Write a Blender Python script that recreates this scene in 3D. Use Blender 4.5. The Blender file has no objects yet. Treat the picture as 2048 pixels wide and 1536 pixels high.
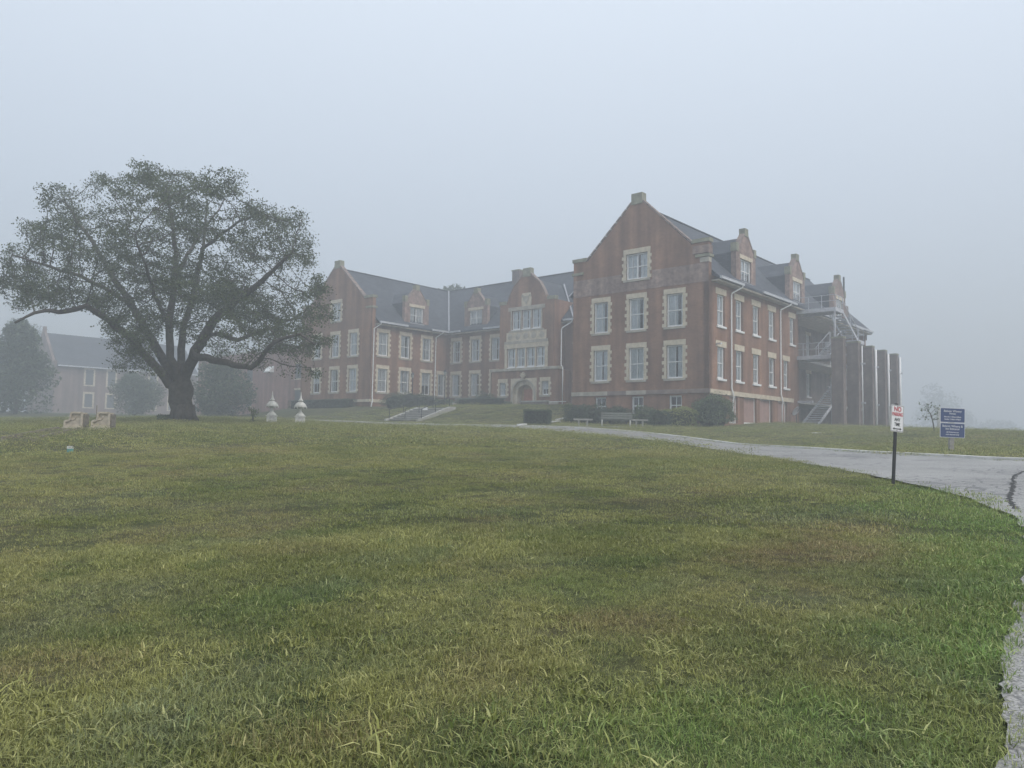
import bpy, bmesh, math, random
import numpy as np
from mathutils import Vector, Matrix
random.seed(7); rng = np.random.default_rng(7)
SC = bpy.context.scene
COL = SC.collection

# ------------------------------------------------------------------ camera
F_PX, PITCH, ROLL = 1542.5, math.radians(3.846), math.radians(0.934)
cam = bpy.data.cameras.new('camera'); cam_o = bpy.data.objects.new('camera', cam); COL.objects.link(cam_o)
cam.sensor_width = 36.0; cam.lens = F_PX / 2048 * 36.0; cam.clip_start = 0.05; cam.clip_end = 4000
fw = Vector((0, math.cos(PITCH), math.sin(PITCH))); up0 = Vector((0, -math.sin(PITCH), math.cos(PITCH))); rt0 = Vector((1, 0, 0))
R = math.cos(ROLL) * rt0 + math.sin(ROLL) * up0; U_ = math.cos(ROLL) * up0 - math.sin(ROLL) * rt0
m = Matrix.Identity(4)
for i in range(3):
    m[i][0], m[i][1], m[i][2] = R[i], U_[i], -fw[i]
cam_o.matrix_world = m
SC.camera = cam_o

# ------------------------------------------------------------------ sky, sun, exposure
SUN_EL, SUN_AZ = math.radians(50), math.radians(128)      # azimuth measured from +Y towards +X
w = bpy.data.worlds.new('World'); SC.world = w; w.use_nodes = True
nt = w.node_tree; nt.nodes.clear()
out = nt.nodes.new('ShaderNodeOutputWorld'); bg = nt.nodes.new('ShaderNodeBackground')
sky = nt.nodes.new('ShaderNodeTexSky'); sky.sky_type = 'NISHITA'; sky.sun_disc = False
sky.sun_elevation = SUN_EL; sky.sun_rotation = SUN_AZ; sky.air_density = 1.0; sky.dust_density = 6.0; sky.ozone_density = 2.0
bg.inputs['Strength'].default_value = 0.055
nt.links.new(sky.outputs['Color'], bg.inputs['Color'])
bg2 = nt.nodes.new('ShaderNodeBackground'); bg2.inputs['Color'].default_value = (0.85, 0.925, 1.0, 1); bg2.inputs['Strength'].default_value = 0.54
# overcast cloud cover: brighter overhead than at the horizon (CIE overcast law)
tcw = nt.nodes.new('ShaderNodeTexCoord'); sxw = nt.nodes.new('ShaderNodeSeparateXYZ'); nt.links.new(tcw.outputs['Generated'], sxw.inputs[0])
mxw = nt.nodes.new('ShaderNodeMath'); mxw.operation = 'MAXIMUM'; mxw.inputs[1].default_value = 0.0; nt.links.new(sxw.outputs['Z'], mxw.inputs[0])
maw = nt.nodes.new('ShaderNodeMath'); maw.operation = 'MULTIPLY_ADD'; maw.inputs[1].default_value = 0.82; maw.inputs[2].default_value = 0.375; nt.links.new(mxw.outputs[0], maw.inputs[0])
nt.links.new(maw.outputs[0], bg2.inputs['Strength'])
ad = nt.nodes.new('ShaderNodeAddShader')
nt.links.new(bg.outputs[0], ad.inputs[0]); nt.links.new(bg2.outputs[0], ad.inputs[1]); nt.links.new(ad.outputs[0], out.inputs['Surface'])
sl = bpy.data.lights.new('sun', 'SUN'); sl.energy = 0.8; sl.angle = math.radians(35); sl.color = (1.0, 0.96, 0.90)
so = bpy.data.objects.new('sun', sl); COL.objects.link(so)
sd = Vector((math.sin(SUN_AZ) * math.cos(SUN_EL), math.cos(SUN_AZ) * math.cos(SUN_EL), math.sin(SUN_EL)))
so.rotation_euler = sd.to_track_quat('Z', 'Y').to_euler()
vs = SC.view_settings; vs.view_transform = 'Standard'; vs.look = 'None'; vs.exposure = 0.12; vs.gamma = 1.0; vs.use_curve_mapping = False
SC.render.engine = 'CYCLES'
cy = SC.cycles
cy.use_denoising = True; cy.use_adaptive_sampling = True; cy.adaptive_threshold = 0.025
cy.max_bounces = 4; cy.diffuse_bounces = 2; cy.glossy_bounces = 2; cy.transmission_bounces = 3; cy.volume_bounces = 1; cy.transparent_max_bounces = 8
try:
    cy.denoiser = 'OPENIMAGEDENOISE'
except Exception:
    pass

# ------------------------------------------------------------------ frames of reference
TH = math.radians(41.114)
BC = (14.22, 55.54)                       # near corner of the hall
D1 = (-math.cos(TH), math.sin(TH)); D2 = (math.sin(TH), math.cos(TH))
def B2W(u, v):
    return BC[0] + u * D1[0] + v * D2[0], BC[1] + u * D1[1] + v * D2[1]
def px(x, y, Y):
    """a point of the place seen at photo pixel x,y, standing Y metres ahead"""
    a, b = x - 1024, y - 768
    a, b = a * math.cos(ROLL) + b * math.sin(ROLL), -a * math.sin(ROLL) + b * math.cos(ROLL)
    d = Vector((a, 0, 0)) + fw * F_PX - up0 * b
    return d / d.y * Y

# ------------------------------------------------------------------ terrain
CP = [(0,0,-1.6),(-5,0,-1.72),(5,0,-1.52),(0,-12,-2.1),(-35,-12,-2.9),(35,-12,-1.3),(-60,10,-2.6),(60,15,-1.0)]
for x, y, Y in [(1024,1536,3.35),(1024,1290,5),(1024,1036,10),(1024,914,20),(1024,880,30),(1787,972,13.1),(1905,905,25.7),(2048,868,42),
                (1980,862,45),(1700,858,80),(1640,855,72),(1450,853,57),(1235,853,53),(1235,864,45),(1235,876,34),(1500,890,37),(1500,910,23.5),
                (1000,850.5,55),(1000,855,46),(800,848,60),(543,846,50),(365,842,46),(150,858,31),(140,904,21.5),(0,905,22),(0,846,50),(0,838,70),(20,824,105),(200,838,66),(400,837,66),(560,839,66),(700,843,62),(620,847,52),(450,850,40),(250,852,38),(620,850.5,43)]:
    CP.append(tuple(px(x, y, Y)))
for u, v, z in [(25.6,-7.2,1.15),(22,-7.2,1.15),(25.6,-3,2.3),(22,-3,2.3),(29,-3,2.3),(32,-7.2,1.2),(16,-3.5,2.1),(16,-7.5,1.1),(14,5,2.75),(20,5,2.75),(25,5,2.75),
                (30,5,2.75),(36,5,2.75),(39,-1.5,2.7),(45,-1.5,2.7),(52,-1.5,2.7),(45,-7,1.35),(55,-7,1.4),(57,0,2.5),(12.2,-1,1.7),(8,-2,1.05),(60,15,2.5),(30,30,3),
                (0,30,1.3),(-6,20,1.2),(-6,36,1.2),(10,45,1.5),(123,0,2.8),(100,0,2.2),(80,10,2.3),(125,40,3)]:
    CP.append((*B2W(u, v), z))
CP += [(45,60,-.5),(60,100,-3),(110,110,-6),(60,45,-.6),(150,200,-7),(0,250,-3),(-150,250,0),(-250,100,0),(250,50,-6),(0,-100,-6),(-150,-60,-6),
       (150,-60,-5),(290,290,-8),(-290,290,-2),(-290,-290,-7),(290,-290,-7)]
CP = np.array(CP, float)
def _k(r): return np.where(r > 1e-6, r * r * np.log(r + 1e-9), 0)
_n = len(CP); _K = _k(np.linalg.norm(CP[:, None, :2] - CP[None, :, :2], axis=2)) + .3 * np.eye(_n)
_P = np.c_[np.ones(_n), CP[:, :2]]
_W = np.linalg.solve(np.block([[_K, _P], [_P.T, np.zeros((3, 3))]]), np.r_[CP[:, 2], 0, 0, 0])
def H(x, y):
    x = np.atleast_1d(np.asarray(x, float)); y = np.atleast_1d(np.asarray(y, float))
    r = np.hypot(x[:, None] - CP[None, :, 0], y[:, None] - CP[None, :, 1])
    return _k(r) @ _W[:-3] + _W[-3] + _W[-2] * x + _W[-1] * y
def h1(x, y): return float(H(x, y)[0])

# ------------------------------------------------------------------ materials
MATS = {}
def mat(name, col, rough=.8, var=.25, scale=3.0, col2=None, bump=0.0, bscale=30, spec=.3, metal=0.0, detail=6, kind=None):
    if name in MATS: return MATS[name]
    M = bpy.data.materials.new(name); M.use_nodes = True; n = M.node_tree.nodes; l = M.node_tree.links
    b = n['Principled BSDF']; b.inputs['Roughness'].default_value = rough; b.inputs['Specular IOR Level'].default_value = spec; b.inputs['Metallic'].default_value = metal
    tc = n.new('ShaderNodeTexCoord')
    no = n.new('ShaderNodeTexNoise'); no.inputs['Scale'].default_value = scale; no.inputs['Detail'].default_value = detail; no.inputs['Roughness'].default_value = .62
    l.new(tc.outputs['Object'], no.inputs['Vector'])
    ra = n.new('ShaderNodeValToRGB'); c2 = col2 or tuple(c * (1 - var) for c in col); c3 = tuple(min(1, c * (1 + var * .6)) for c in col)
    ra.color_ramp.elements[0].position = .32; ra.color_ramp.elements[0].color = (*c2, 1)
    ra.color_ramp.elements[1].position = .68; ra.color_ramp.elements[1].color = (*(c3 if not col2 else col), 1)
    l.new(no.outputs['Fac'], ra.inputs['Fac']); last = ra.outputs['Color']
    if kind == 'brick':
        # courses in the wall's own metres: along the wall = x+y, up = z
        sx = n.new('ShaderNodeSeparateXYZ'); l.new(tc.outputs['Object'], sx.inputs[0])
        a = n.new('ShaderNodeMath'); a.operation = 'ADD'; l.new(sx.outputs[0], a.inputs[0]); l.new(sx.outputs[1], a.inputs[1])
        cx = n.new('ShaderNodeCombineXYZ'); l.new(a.outputs[0], cx.inputs[0]); l.new(sx.outputs[2], cx.inputs[1])
        bt = n.new('ShaderNodeTexBrick'); bt.inputs['Scale'].default_value = 1; bt.inputs['Brick Width'].default_value = .22; bt.inputs['Row Height'].default_value = .075
        bt.inputs['Mortar Size'].default_value = .008; bt.inputs['Color1'].default_value = (.85, .85, .85, 1); bt.inputs['Color2'].default_value = (1.2, 1.15, 1.1, 1); bt.inputs['Mortar'].default_value = (1.25, 1.5, 1.6, 1)
        l.new(cx.outputs[0], bt.inputs['Vector'])
        mx = n.new('ShaderNodeMix'); mx.data_type = 'RGBA'; mx.blend_type = 'MULTIPLY'; mx.inputs['Factor'].default_value = .8
        l.new(last, mx.inputs['A']); l.new(bt.outputs['Color'], mx.inputs['B']); last = mx.outputs['Result']
        # rain streaks
        ms = n.new('ShaderNodeMapping'); ms.inputs['Scale'].default_value = (1.3, 1.3, .12); l.new(tc.outputs['Object'], ms.inputs['Vector'])
        n2 = n.new('ShaderNodeTexNoise'); n2.inputs['Scale'].default_value = 1.0; n2.inputs['Detail'].default_value = 5; l.new(ms.outputs[0], n2.inputs['Vector'])
        r2 = n.new('ShaderNodeMapRange'); r2.inputs['From Min'].default_value = .35; r2.inputs['From Max'].default_value = .7; r2.inputs['To Min'].default_value = .66; r2.inputs['To Max'].default_value = 1.18
        l.new(n2.outputs['Fac'], r2.inputs['Value'])
        m3 = n.new('ShaderNodeMix'); m3.data_type = 'RGBA'; m3.blend_type = 'MULTIPLY'; m3.inputs['Factor'].default_value = 1
        l.new(last, m3.inputs['A']); l.new(r2.outputs[0], m3.inputs['B']); last = m3.outputs['Result']
    if kind == 'slate':
        sx = n.new('ShaderNodeSeparateXYZ'); l.new(tc.outputs['Object'], sx.inputs[0])
        a = n.new('ShaderNodeMath'); a.operation = 'ADD'; l.new(sx.outputs[0], a.inputs[0]); l.new(sx.outputs[1], a.inputs[1])
        cx = n.new('ShaderNodeCombineXYZ'); l.new(a.outputs[0], cx.inputs[0]); l.new(sx.outputs[2], cx.inputs[1])
        bt = n.new('ShaderNodeTexBrick'); bt.inputs['Scale'].default_value = 1; bt.inputs['Brick Width'].default_value = .4; bt.inputs['Row Height'].default_value = .16
        bt.inputs['Mortar Size'].default_value = .012; bt.inputs['Color1'].default_value = (.8, .8, .8, 1); bt.inputs['Color2'].default_value = (1.2, 1.2, 1.2, 1); bt.inputs['Mortar'].default_value = (.6, .6, .6, 1)
        l.new(cx.outputs[0], bt.inputs['Vector'])
        mx = n.new('ShaderNodeMix'); mx.data_type = 'RGBA'; mx.blend_type = 'MULTIPLY'; mx.inputs['Factor'].default_value = .8
        l.new(last, mx.inputs['A']); l.new(bt.outputs['Color'], mx.inputs['B']); last = mx.outputs['Result']
    l.new(last, b.inputs['Base Color'])
    if bump:
        nb = n.new('ShaderNodeTexNoise'); nb.inputs['Scale'].default_value = bscale; nb.inputs['Detail'].default_value = 4; l.new(tc.outputs['Object'], nb.inputs['Vector'])
        bu = n.new('ShaderNodeBump'); bu.inputs['Strength'].default_value = bump; bu.inputs['Distance'].default_value = .02
        l.new(nb.outputs['Fac'], bu.inputs['Height']); l.new(bu.outputs[0], b.inputs['Normal'])
    MATS[name] = M; return M

def leaf_mat(name, c1, c2, scale=.6, transl=.35):
    M = bpy.data.materials.new(name); M.use_nodes = True; n = M.node_tree.nodes; l = M.node_tree.links; n.clear()
    o = n.new('ShaderNodeOutputMaterial'); g = n.new('ShaderNodeNewGeometry')
    at = n.new('ShaderNodeAttribute'); at.attribute_name = 'tint'
    no = n.new('ShaderNodeTexNoise'); no.inputs['Scale'].default_value = scale; no.inputs['Detail'].default_value = 3; l.new(g.outputs['Position'], no.inputs['Vector'])
    a = n.new('ShaderNodeMath'); a.operation = 'ADD'; a.use_clamp = True; l.new(no.outputs['Fac'], a.inputs[0])
    s = n.new('ShaderNodeMath'); s.operation = 'MULTIPLY_ADD'; s.inputs[1].default_value = .9; s.inputs[2].default_value = -.45; l.new(at.outputs['Fac'], s.inputs[0]); l.new(s.outputs[0], a.inputs[1])
    ra = n.new('ShaderNodeValToRGB'); ra.color_ramp.elements[0].position = .15; ra.color_ramp.elements[1].position = .85
    ra.color_ramp.elements[0].color = (*c1, 1); ra.color_ramp.elements[1].color = (*c2, 1); l.new(a.outputs[0], ra.inputs['Fac'])
    d = n.new('ShaderNodeBsdfPrincipled'); d.inputs['Roughness'].default_value = .6; d.inputs['Specular IOR Level'].default_value = .25; l.new(ra.outputs[0], d.inputs['Base Color'])
    t = n.new('ShaderNodeBsdfTranslucent'); l.new(ra.outputs[0], t.inputs['Color'])
    mx = n.new('ShaderNodeMixShader'); mx.inputs[0].default_value = transl; l.new(d.outputs[0], mx.inputs[1]); l.new(t.outputs[0], mx.inputs[2]); l.new(mx.outputs[0], o.inputs['Surface'])
    MATS[name] = M; return M

BRICK = mat('brick', (.250, .134, .086), .9, .22, .7, kind='brick')
BRICK2 = mat('brick_weathered', (.29, .20, .17), .9, .4, 2.5, kind='brick')
BRICK3 = mat('brick_pier', (.19, .145, .13), .9, .3, 1.5, kind='brick')
STONE = mat('limestone', (.58, .51, .39), .9, .25, 2.2, bump=.3)
STONE2 = mat('limestone_grey', (.42, .385, .32), .9, .3, 2.0, bump=.3)
CAPSTONE = mat('mossy_capstone', (.26, .255, .185), .9, .35, 2.5, bump=.3)
SLATE = mat('slate', (.075, .083, .098), .85, .28, .5, spec=.15, kind='slate')
COPE = mat('coping_stone', (.25, .19, .165), .9, .35, 2.0)
WHITE = mat('white_paint', (.80, .81, .80), .55, .10, 4)
GUTTER = mat('gutter_metal', (.58, .60, .64), .5, .12, 3)
ESCAPE = mat('escape_steel', (.50, .51, .55), .55, .2, 4)
DARKM = mat('dark_metal', (.03, .032, .033), .5, .3, 8)
CONC = mat('concrete', (.42, .41, .38), .9, .25, 2.5, bump=.25)
CARVED = mat('carved_stone', (.50, .44, .35), .85, .25, 5, bump=.3)
CASTW = mat('cast_white_stone', (.66, .66, .62), .8, .22, 6, bump=.2)
CURT = mat('curtain', (.86, .87, .88), .9, .15, 5)
INNER = mat('room_dark', (.03, .03, .03), .9, .2, 1)
DOORW = mat('door_wood', (.42, .17, .10), .6, .25, 5)
DOORO = mat('door_side_wood', (.42, .27, .13), .6, .25, 5)
BOARD = mat('window_board', (.36, .235, .20), .8, .18, 2)
BENCHW = mat('bench_wood', (.15, .16, .14), .85, .3, 9)
BARK = mat('bark', (.085, .075, .065), .95, .4, 5, bump=.8, bscale=14)
WOODP = mat('grey_post', (.33, .31, .28), .9, .3, 6)
BLUE = mat('sign_blue', (.045, .075, .19), .45, .08, 4, spec=.4)
SWHITE = mat('sign_white', (.74, .74, .74), .45, .06, 5)
SRED = mat('sign_red', (.50, .05, .07), .5, .08, 6)
SBLACK = mat('sign_black', (.03, .03, .035), .5, .08, 6)
TEAL = mat('teal_plastic', (.12, .36, .36), .5, .1, 6)
TIMBER = mat('weathered_timber', (.24, .21, .165), .9, .3, 6)
def glass_mat():
    M = bpy.data.materials.new('window_glass'); M.use_nodes = True; n = M.node_tree.nodes; l = M.node_tree.links; n.clear()
    o = n.new('ShaderNodeOutputMaterial'); t = n.new('ShaderNodeBsdfTransparent'); t.inputs[0].default_value = (.90, .94, .95, 1)
    g = n.new('ShaderNodeBsdfGlossy'); g.inputs['Roughness'].default_value = .03; g.inputs['Color'].default_value = (.95, .97, 1, 1)
    f = n.new('ShaderNodeFresnel'); f.inputs[0].default_value = 1.52
    a = n.new('ShaderNodeMath'); a.operation = 'MULTIPLY_ADD'; a.inputs[1].default_value = 1.7; a.inputs[2].default_value = .03; a.use_clamp = True; l.new(f.outputs[0], a.inputs[0])
    mx = n.new('ShaderNodeMixShader'); l.new(a.outputs[0], mx.inputs[0]); l.new(t.outputs[0], mx.inputs[1]); l.new(g.outputs[0], mx.inputs[2]); l.new(mx.outputs[0], o.inputs[0])
    return M
GLASS = glass_mat()

# ------------------------------------------------------------------ mesh helpers
class MB:
    def __init__(s): s.v = []; s.f = []; s.m = []
    def add(s, vs, fs, mi=0):
        o = len(s.v); s.v += [tuple(p) for p in vs]; s.f += [tuple(i + o for i in f) for f in fs]; s.m += [mi] * len(fs); return s
    def box(s, x0, x1, y0, y1, z0, z1, mi=0):
        x0, x1 = min(x0, x1), max(x0, x1); y0, y1 = min(y0, y1), max(y0, y1); z0, z1 = min(z0, z1), max(z0, z1)
        return s.add([(x0,y0,z0),(x1,y0,z0),(x1,y1,z0),(x0,y1,z0),(x0,y0,z1),(x1,y0,z1),(x1,y1,z1),(x0,y1,z1)],
                     [(3,2,1,0),(4,5,6,7),(0,1,5,4),(1,2,6,5),(2,3,7,6),(3,0,4,7)], mi)
    def bar(s, a, b, w_, h_, mi=0, up=(0, 0, 1)):
        a, b = Vector(a), Vector(b); d = (b - a).normalized(); sd_ = d.cross(Vector(up))
        if sd_.length < 1e-4: sd_ = Vector((1, 0, 0))
        sd_.normalize(); u_ = sd_.cross(d).normalized(); sx = sd_ * w_ / 2; uy = u_ * h_ / 2
        return s.add([a-sx-uy, a+sx-uy, a+sx+uy, a-sx+uy, b-sx-uy, b+sx-uy, b+sx+uy, b-sx+uy], [(0,1,2,3),(7,6,5,4),(0,4,5,1),(1,5,6,2),(2,6,7,3),(3,7,4,0)], mi)
    def tube(s, pts, rad, n=8, mi=0):
        pts = [Vector(p) for p in pts]; rad = rad if isinstance(rad, (list, tuple)) else [rad] * len(pts)
        o = len(s.v); ref = Vector((.3, .9, .2))
        for i, p in enumerate(pts):
            d = (pts[min(i + 1, len(pts) - 1)] - pts[max(i - 1, 0)]).normalized(); a = d.cross(ref)
            if a.length < 1e-3: a = d.cross(Vector((1, 0, 0)))
            a.normalize(); b = d.cross(a)
            for k in range(n):
                t = 2 * math.pi * k / n; s.v.append(tuple(p + (a * math.cos(t) + b * math.sin(t)) * rad[i]))
        for i in range(len(pts) - 1):
            for k in range(n):
                s.f.append((o + i*n + k, o + i*n + (k+1) % n, o + (i+1)*n + (k+1) % n, o + (i+1)*n + k)); s.m.append(mi)
        s.f.append(tuple(o + k for k in reversed(range(n)))); s.m.append(mi)
        s.f.append(tuple(o + (len(pts) - 1) * n + k for k in range(n))); s.m.append(mi); return s
    def lathe(s, prof, n=16, mi=0, c=(0, 0, 0)):
        o = len(s.v)
        for r, z in prof:
            for k in range(n):
                t = 2 * math.pi * (k + .5) / n; s.v.append((c[0] + r * math.cos(t), c[1] + r * math.sin(t), c[2] + z))
        for i in range(len(prof) - 1):
            for k in range(n):
                s.f.append((o+i*n+k, o+i*n+(k+1) % n, o+(i+1)*n+(k+1) % n, o+(i+1)*n+k)); s.m.append(mi)
        s.f.append(tuple(o + k for k in reversed(range(n)))); s.m.append(mi)
        s.f.append(tuple(o + (len(prof)-1)*n + k for k in range(n))); s.m.append(mi); return s
    def prism(s, poly, axis, a0, a1, mi=0):
        """poly of (p,q); axis 'y': p=x,q=z ; axis 'x': p=y,q=z ; axis 'z': p=x,q=y"""
        def P(p, q, a): return {'y': (p, a, q), 'x': (a, p, q), 'z': (p, q, a)}[axis]
        n = len(poly); vs = [P(p, q, a0) for p, q in poly] + [P(p, q, a1) for p, q in poly]
        return s.add(vs, [tuple(range(n)), tuple(range(2*n - 1, n - 1, -1))] + [(i, i + n, (i+1) % n + n, (i+1) % n) for i in range(n)], mi)
    def mesh(s, name, mats, smooth=False):
        me = bpy.data.meshes.new(name); me.from_pydata(s.v, [], s.f)
        for mm in (mats if isinstance(mats, (list, tuple)) else [mats]): me.materials.append(mm)
        if isinstance(mats, (list, tuple)) and len(mats) > 1: me.polygons.foreach_set('material_index', s.m)
        bm = bmesh.new(); bm.from_mesh(me); bmesh.ops.recalc_face_normals(bm, faces=bm.faces); bm.to_mesh(me); bm.free()
        if smooth: me.polygons.foreach_set('use_smooth', [True] * len(me.polygons))
        me.update(); return me
    def build(s, name, mats, parent=None, smooth=False, loc=None, rz=None):
        return link(name, s.mesh(name, mats, smooth), parent, loc, rz)
def link(name, me, parent=None, loc=None, rz=None):
    o = bpy.data.objects.new(name, me); COL.objects.link(o)
    if parent: o.parent = parent
    if loc is not None: o.location = loc
    if rz is not None: o.rotation_euler = (0, 0, rz)
    return o
def empty(name, loc=(0, 0, 0), rz=0):
    o = bpy.data.objects.new(name, None); COL.objects.link(o); o.location = loc; o.rotation_euler = (0, 0, rz); o.empty_display_size = .3; return o
def tag(o, label=None, cat=None, group=None, kind=None):
    if label: o['label'] = label
    if cat: o['category'] = cat
    if group: o['group'] = group
    if kind: o['kind'] = kind
    return o
def copy_tree(o, parent=None):
    c = o.copy(); COL.objects.link(c); c.parent = parent
    for ch in list(o.children): copy_tree(ch, c)
    return c

# ------------------------------------------------------------------ ground, road
def in_poly(x, y, poly):
    x = np.asarray(x, float); y = np.asarray(y, float); ins = np.zeros(x.shape, bool); n = len(poly)
    for i in range(n):
        (x1, y1), (x2, y2) = poly[i], poly[(i + 1) % n]
        c = ((y1 > y) != (y2 > y)) & (x < (x2 - x1) * (y - y1) / (y2 - y1 + 1e-12) + x1); ins ^= c
    return ins
def smooth_line(p, n=6):
    p = [Vector((*q, 0)) for q in p]; o = []
    for i in range(len(p) - 1):
        a, b, c, d = p[max(i-1, 0)], p[i], p[i+1], p[min(i+2, len(p)-1)]
        for k in range(n):
            t = k / n; q = .5*((2*b) + (-a+c)*t + (2*a-5*b+4*c-d)*t*t + (-a+3*b-3*c+d)*t**3); o.append((q.x, q.y))
    o.append((p[-1].x, p[-1].y)); return o
LAWN_EDGE = smooth_line([(-2.2,-6),(-.6,-2),(.5,.6),(1.35,2.2),(2.12,3.4),(2.85,4.5),(3.62,5.6),(5.0,7.5),(6.1,9.3),(6.5,10.4),(6.85,12.1),(6.95,13.9),(7.1,17.4),(7.2,23.5),(6.1,34),(2.1,42.3),(-4.3,48),(-9.5,54.5),(-16,59),(-26,62)])
FAR_EDGE = smooth_line([(44,5),(26,12.5),(18,17.6),(13.6,20.6),(12.7,22.6),(11.6,26),(11.2,31),(10.8,37),(8.1,44.1),(3.8,49.2),(-2.6,55.5),(-9,60.8),(-16,63.4),(-26,65.4)])
OUT_EDGE = [(40,-10),(12,-10)]
LAWN_EDGE = smooth_line(LAWN_EDGE, 4); LAWN_EDGE = [(x + .03*math.sin(5.1*y + 2*math.sin(3.3*x)) + random.uniform(-.018, .018), y) for x, y in LAWN_EDGE]
ROAD = LAWN_EDGE + FAR_EDGE[::-1] + OUT_EDGE
xs = np.unique(np.r_[np.linspace(-320,-60,18), np.arange(-60,-36,2.), np.arange(-36,34,.5), np.arange(34,70,2.), np.linspace(70,320,18)])
ys = np.unique(np.r_[np.linspace(-320,-14,16), np.arange(-14,-2,1.5), np.arange(-2,72,.5), np.arange(72,120,2.), np.linspace(120,320,16)])
GX, GY = np.meshgrid(xs, ys); gz = H(GX.ravel(), GY.ravel())
far = np.hypot(GX.ravel(), GY.ravel()); gz = np.clip(gz, -9, 4)
onroad = in_poly(GX.ravel(), GY.ravel(), ROAD)
gz = gz + np.where(onroad, -.03, 0) + np.where(~onroad & (far < 70), rng.normal(0, .006, len(gz)), 0)
nx, ny = len(xs), len(ys); idx = np.arange(nx * ny).reshape(ny, nx)
fq = np.stack([idx[:-1,:-1], idx[:-1,1:], idx[1:,1:], idx[1:,:-1]], -1).reshape(-1, 4)
def np_mesh(name, V_, F_, mats):
    me = bpy.data.meshes.new(name); me.vertices.add(len(V_)); me.vertices.foreach_set('co', np.asarray(V_, np.float32).ravel())
    F_ = np.asarray(F_, np.int32); k = F_.shape[1]; me.loops.add(F_.size); me.loops.foreach_set('vertex_index', F_.ravel())
    me.polygons.add(len(F_)); me.polygons.foreach_set('loop_start', np.arange(0, F_.size, k, dtype=np.int32)); me.polygons.foreach_set('loop_total', np.full(len(F_), k, np.int32))
    for mm in (mats if isinstance(mats, (list, tuple)) else [mats]): me.materials.append(mm)
    me.update(calc_edges=True); return me

def vnoise(x, y, sc, seed=0, octs=3):
    """value noise, metres in, 0..1 out"""
    o = np.zeros(len(x)); amp = 1.0; tot = 0
    for k in range(octs):
        X, Y = x * sc + seed * 17.3, y * sc + seed * 9.1; i, j = np.floor(X), np.floor(Y); fx, fy = X - i, Y - j; fx = fx*fx*(3-2*fx); fy = fy*fy*(3-2*fy)
        def hsh(a, b_): t = np.sin(a * 127.1 + b_ * 311.7 + seed * 74.7) * 43758.5453; return t - np.floor(t)
        o += amp * ((hsh(i, j)*(1-fx) + hsh(i+1, j)*fx)*(1-fy) + (hsh(i, j+1)*(1-fx) + hsh(i+1, j+1)*fx)*fy); tot += amp; amp *= .55; sc = sc * 2.03
    return o / tot
def sstep(v, a, b): t = np.clip((v - a) / (b - a), 0, 1); return t*t*(3-2*t)
def ground_hit(x, y):
    d = px(x, y, 1.0); t = np.arange(2.0, 70, .05); z = H(t * d.x, t); k = np.where(z > t * d.z)[0][0]; return t[k] * d.x, t[k]
BROWN, STRAW, CLOVER, LUSH, DARKG = (.265,.195,.095), (.350,.315,.125), (.185,.220,.110), (.165,.262,.060), (.110,.145,.048)
PATCHES = [(1660,1100,1.1,.75,BROWN,.75),(1740,1065,.9,.5,BROWN,.5),(1560,1120,.8,.5,BROWN,.5),(1480,1180,.6,.35,STRAW,.6),(1230,1250,.5,.4,BROWN,.45),(1640,1035,1.4,.8,CLOVER,.7),(1330,1015,1.6,.7,DARKG,.6),(1080,1060,1.4,.6,DARKG,.5),
           (640,1470,.35,.2,BROWN,.7),(90,1340,.6,.3,BROWN,.6),(850,1310,.35,.2,STRAW,.6),(580,1100,.8,.5,BROWN,.35),(960,1390,.4,.25,BROWN,.5),(250,1470,.45,.3,CLOVER,.8),(420,1440,.4,.25,CLOVER,.6),(1180,1500,.4,.22,BROWN,.6),(700,1330,.4,.25,CLOVER,.6),
           (1400,1440,1.3,.7,LUSH,.6),(1560,1480,1.0,.6,LUSH,.6),(1150,1180,.9,.6,LUSH,.35),(540,1200,.9,.6,LUSH,.3),(950,870,5,3,STRAW,.45),(1250,905,4,3,STRAW,.4),(400,900,5,3,STRAW,.35),(700,920,3,2,STRAW,.3),(1500,960,2,1.5,STRAW,.35),(300,1180,.9,.5,CLOVER,.4)]
PATCHES = [(*ground_hit(a_, b_), rx_, ry_, c_, f_) for a_, b_, rx_, ry_, c_, f_ in PATCHES]
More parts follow.
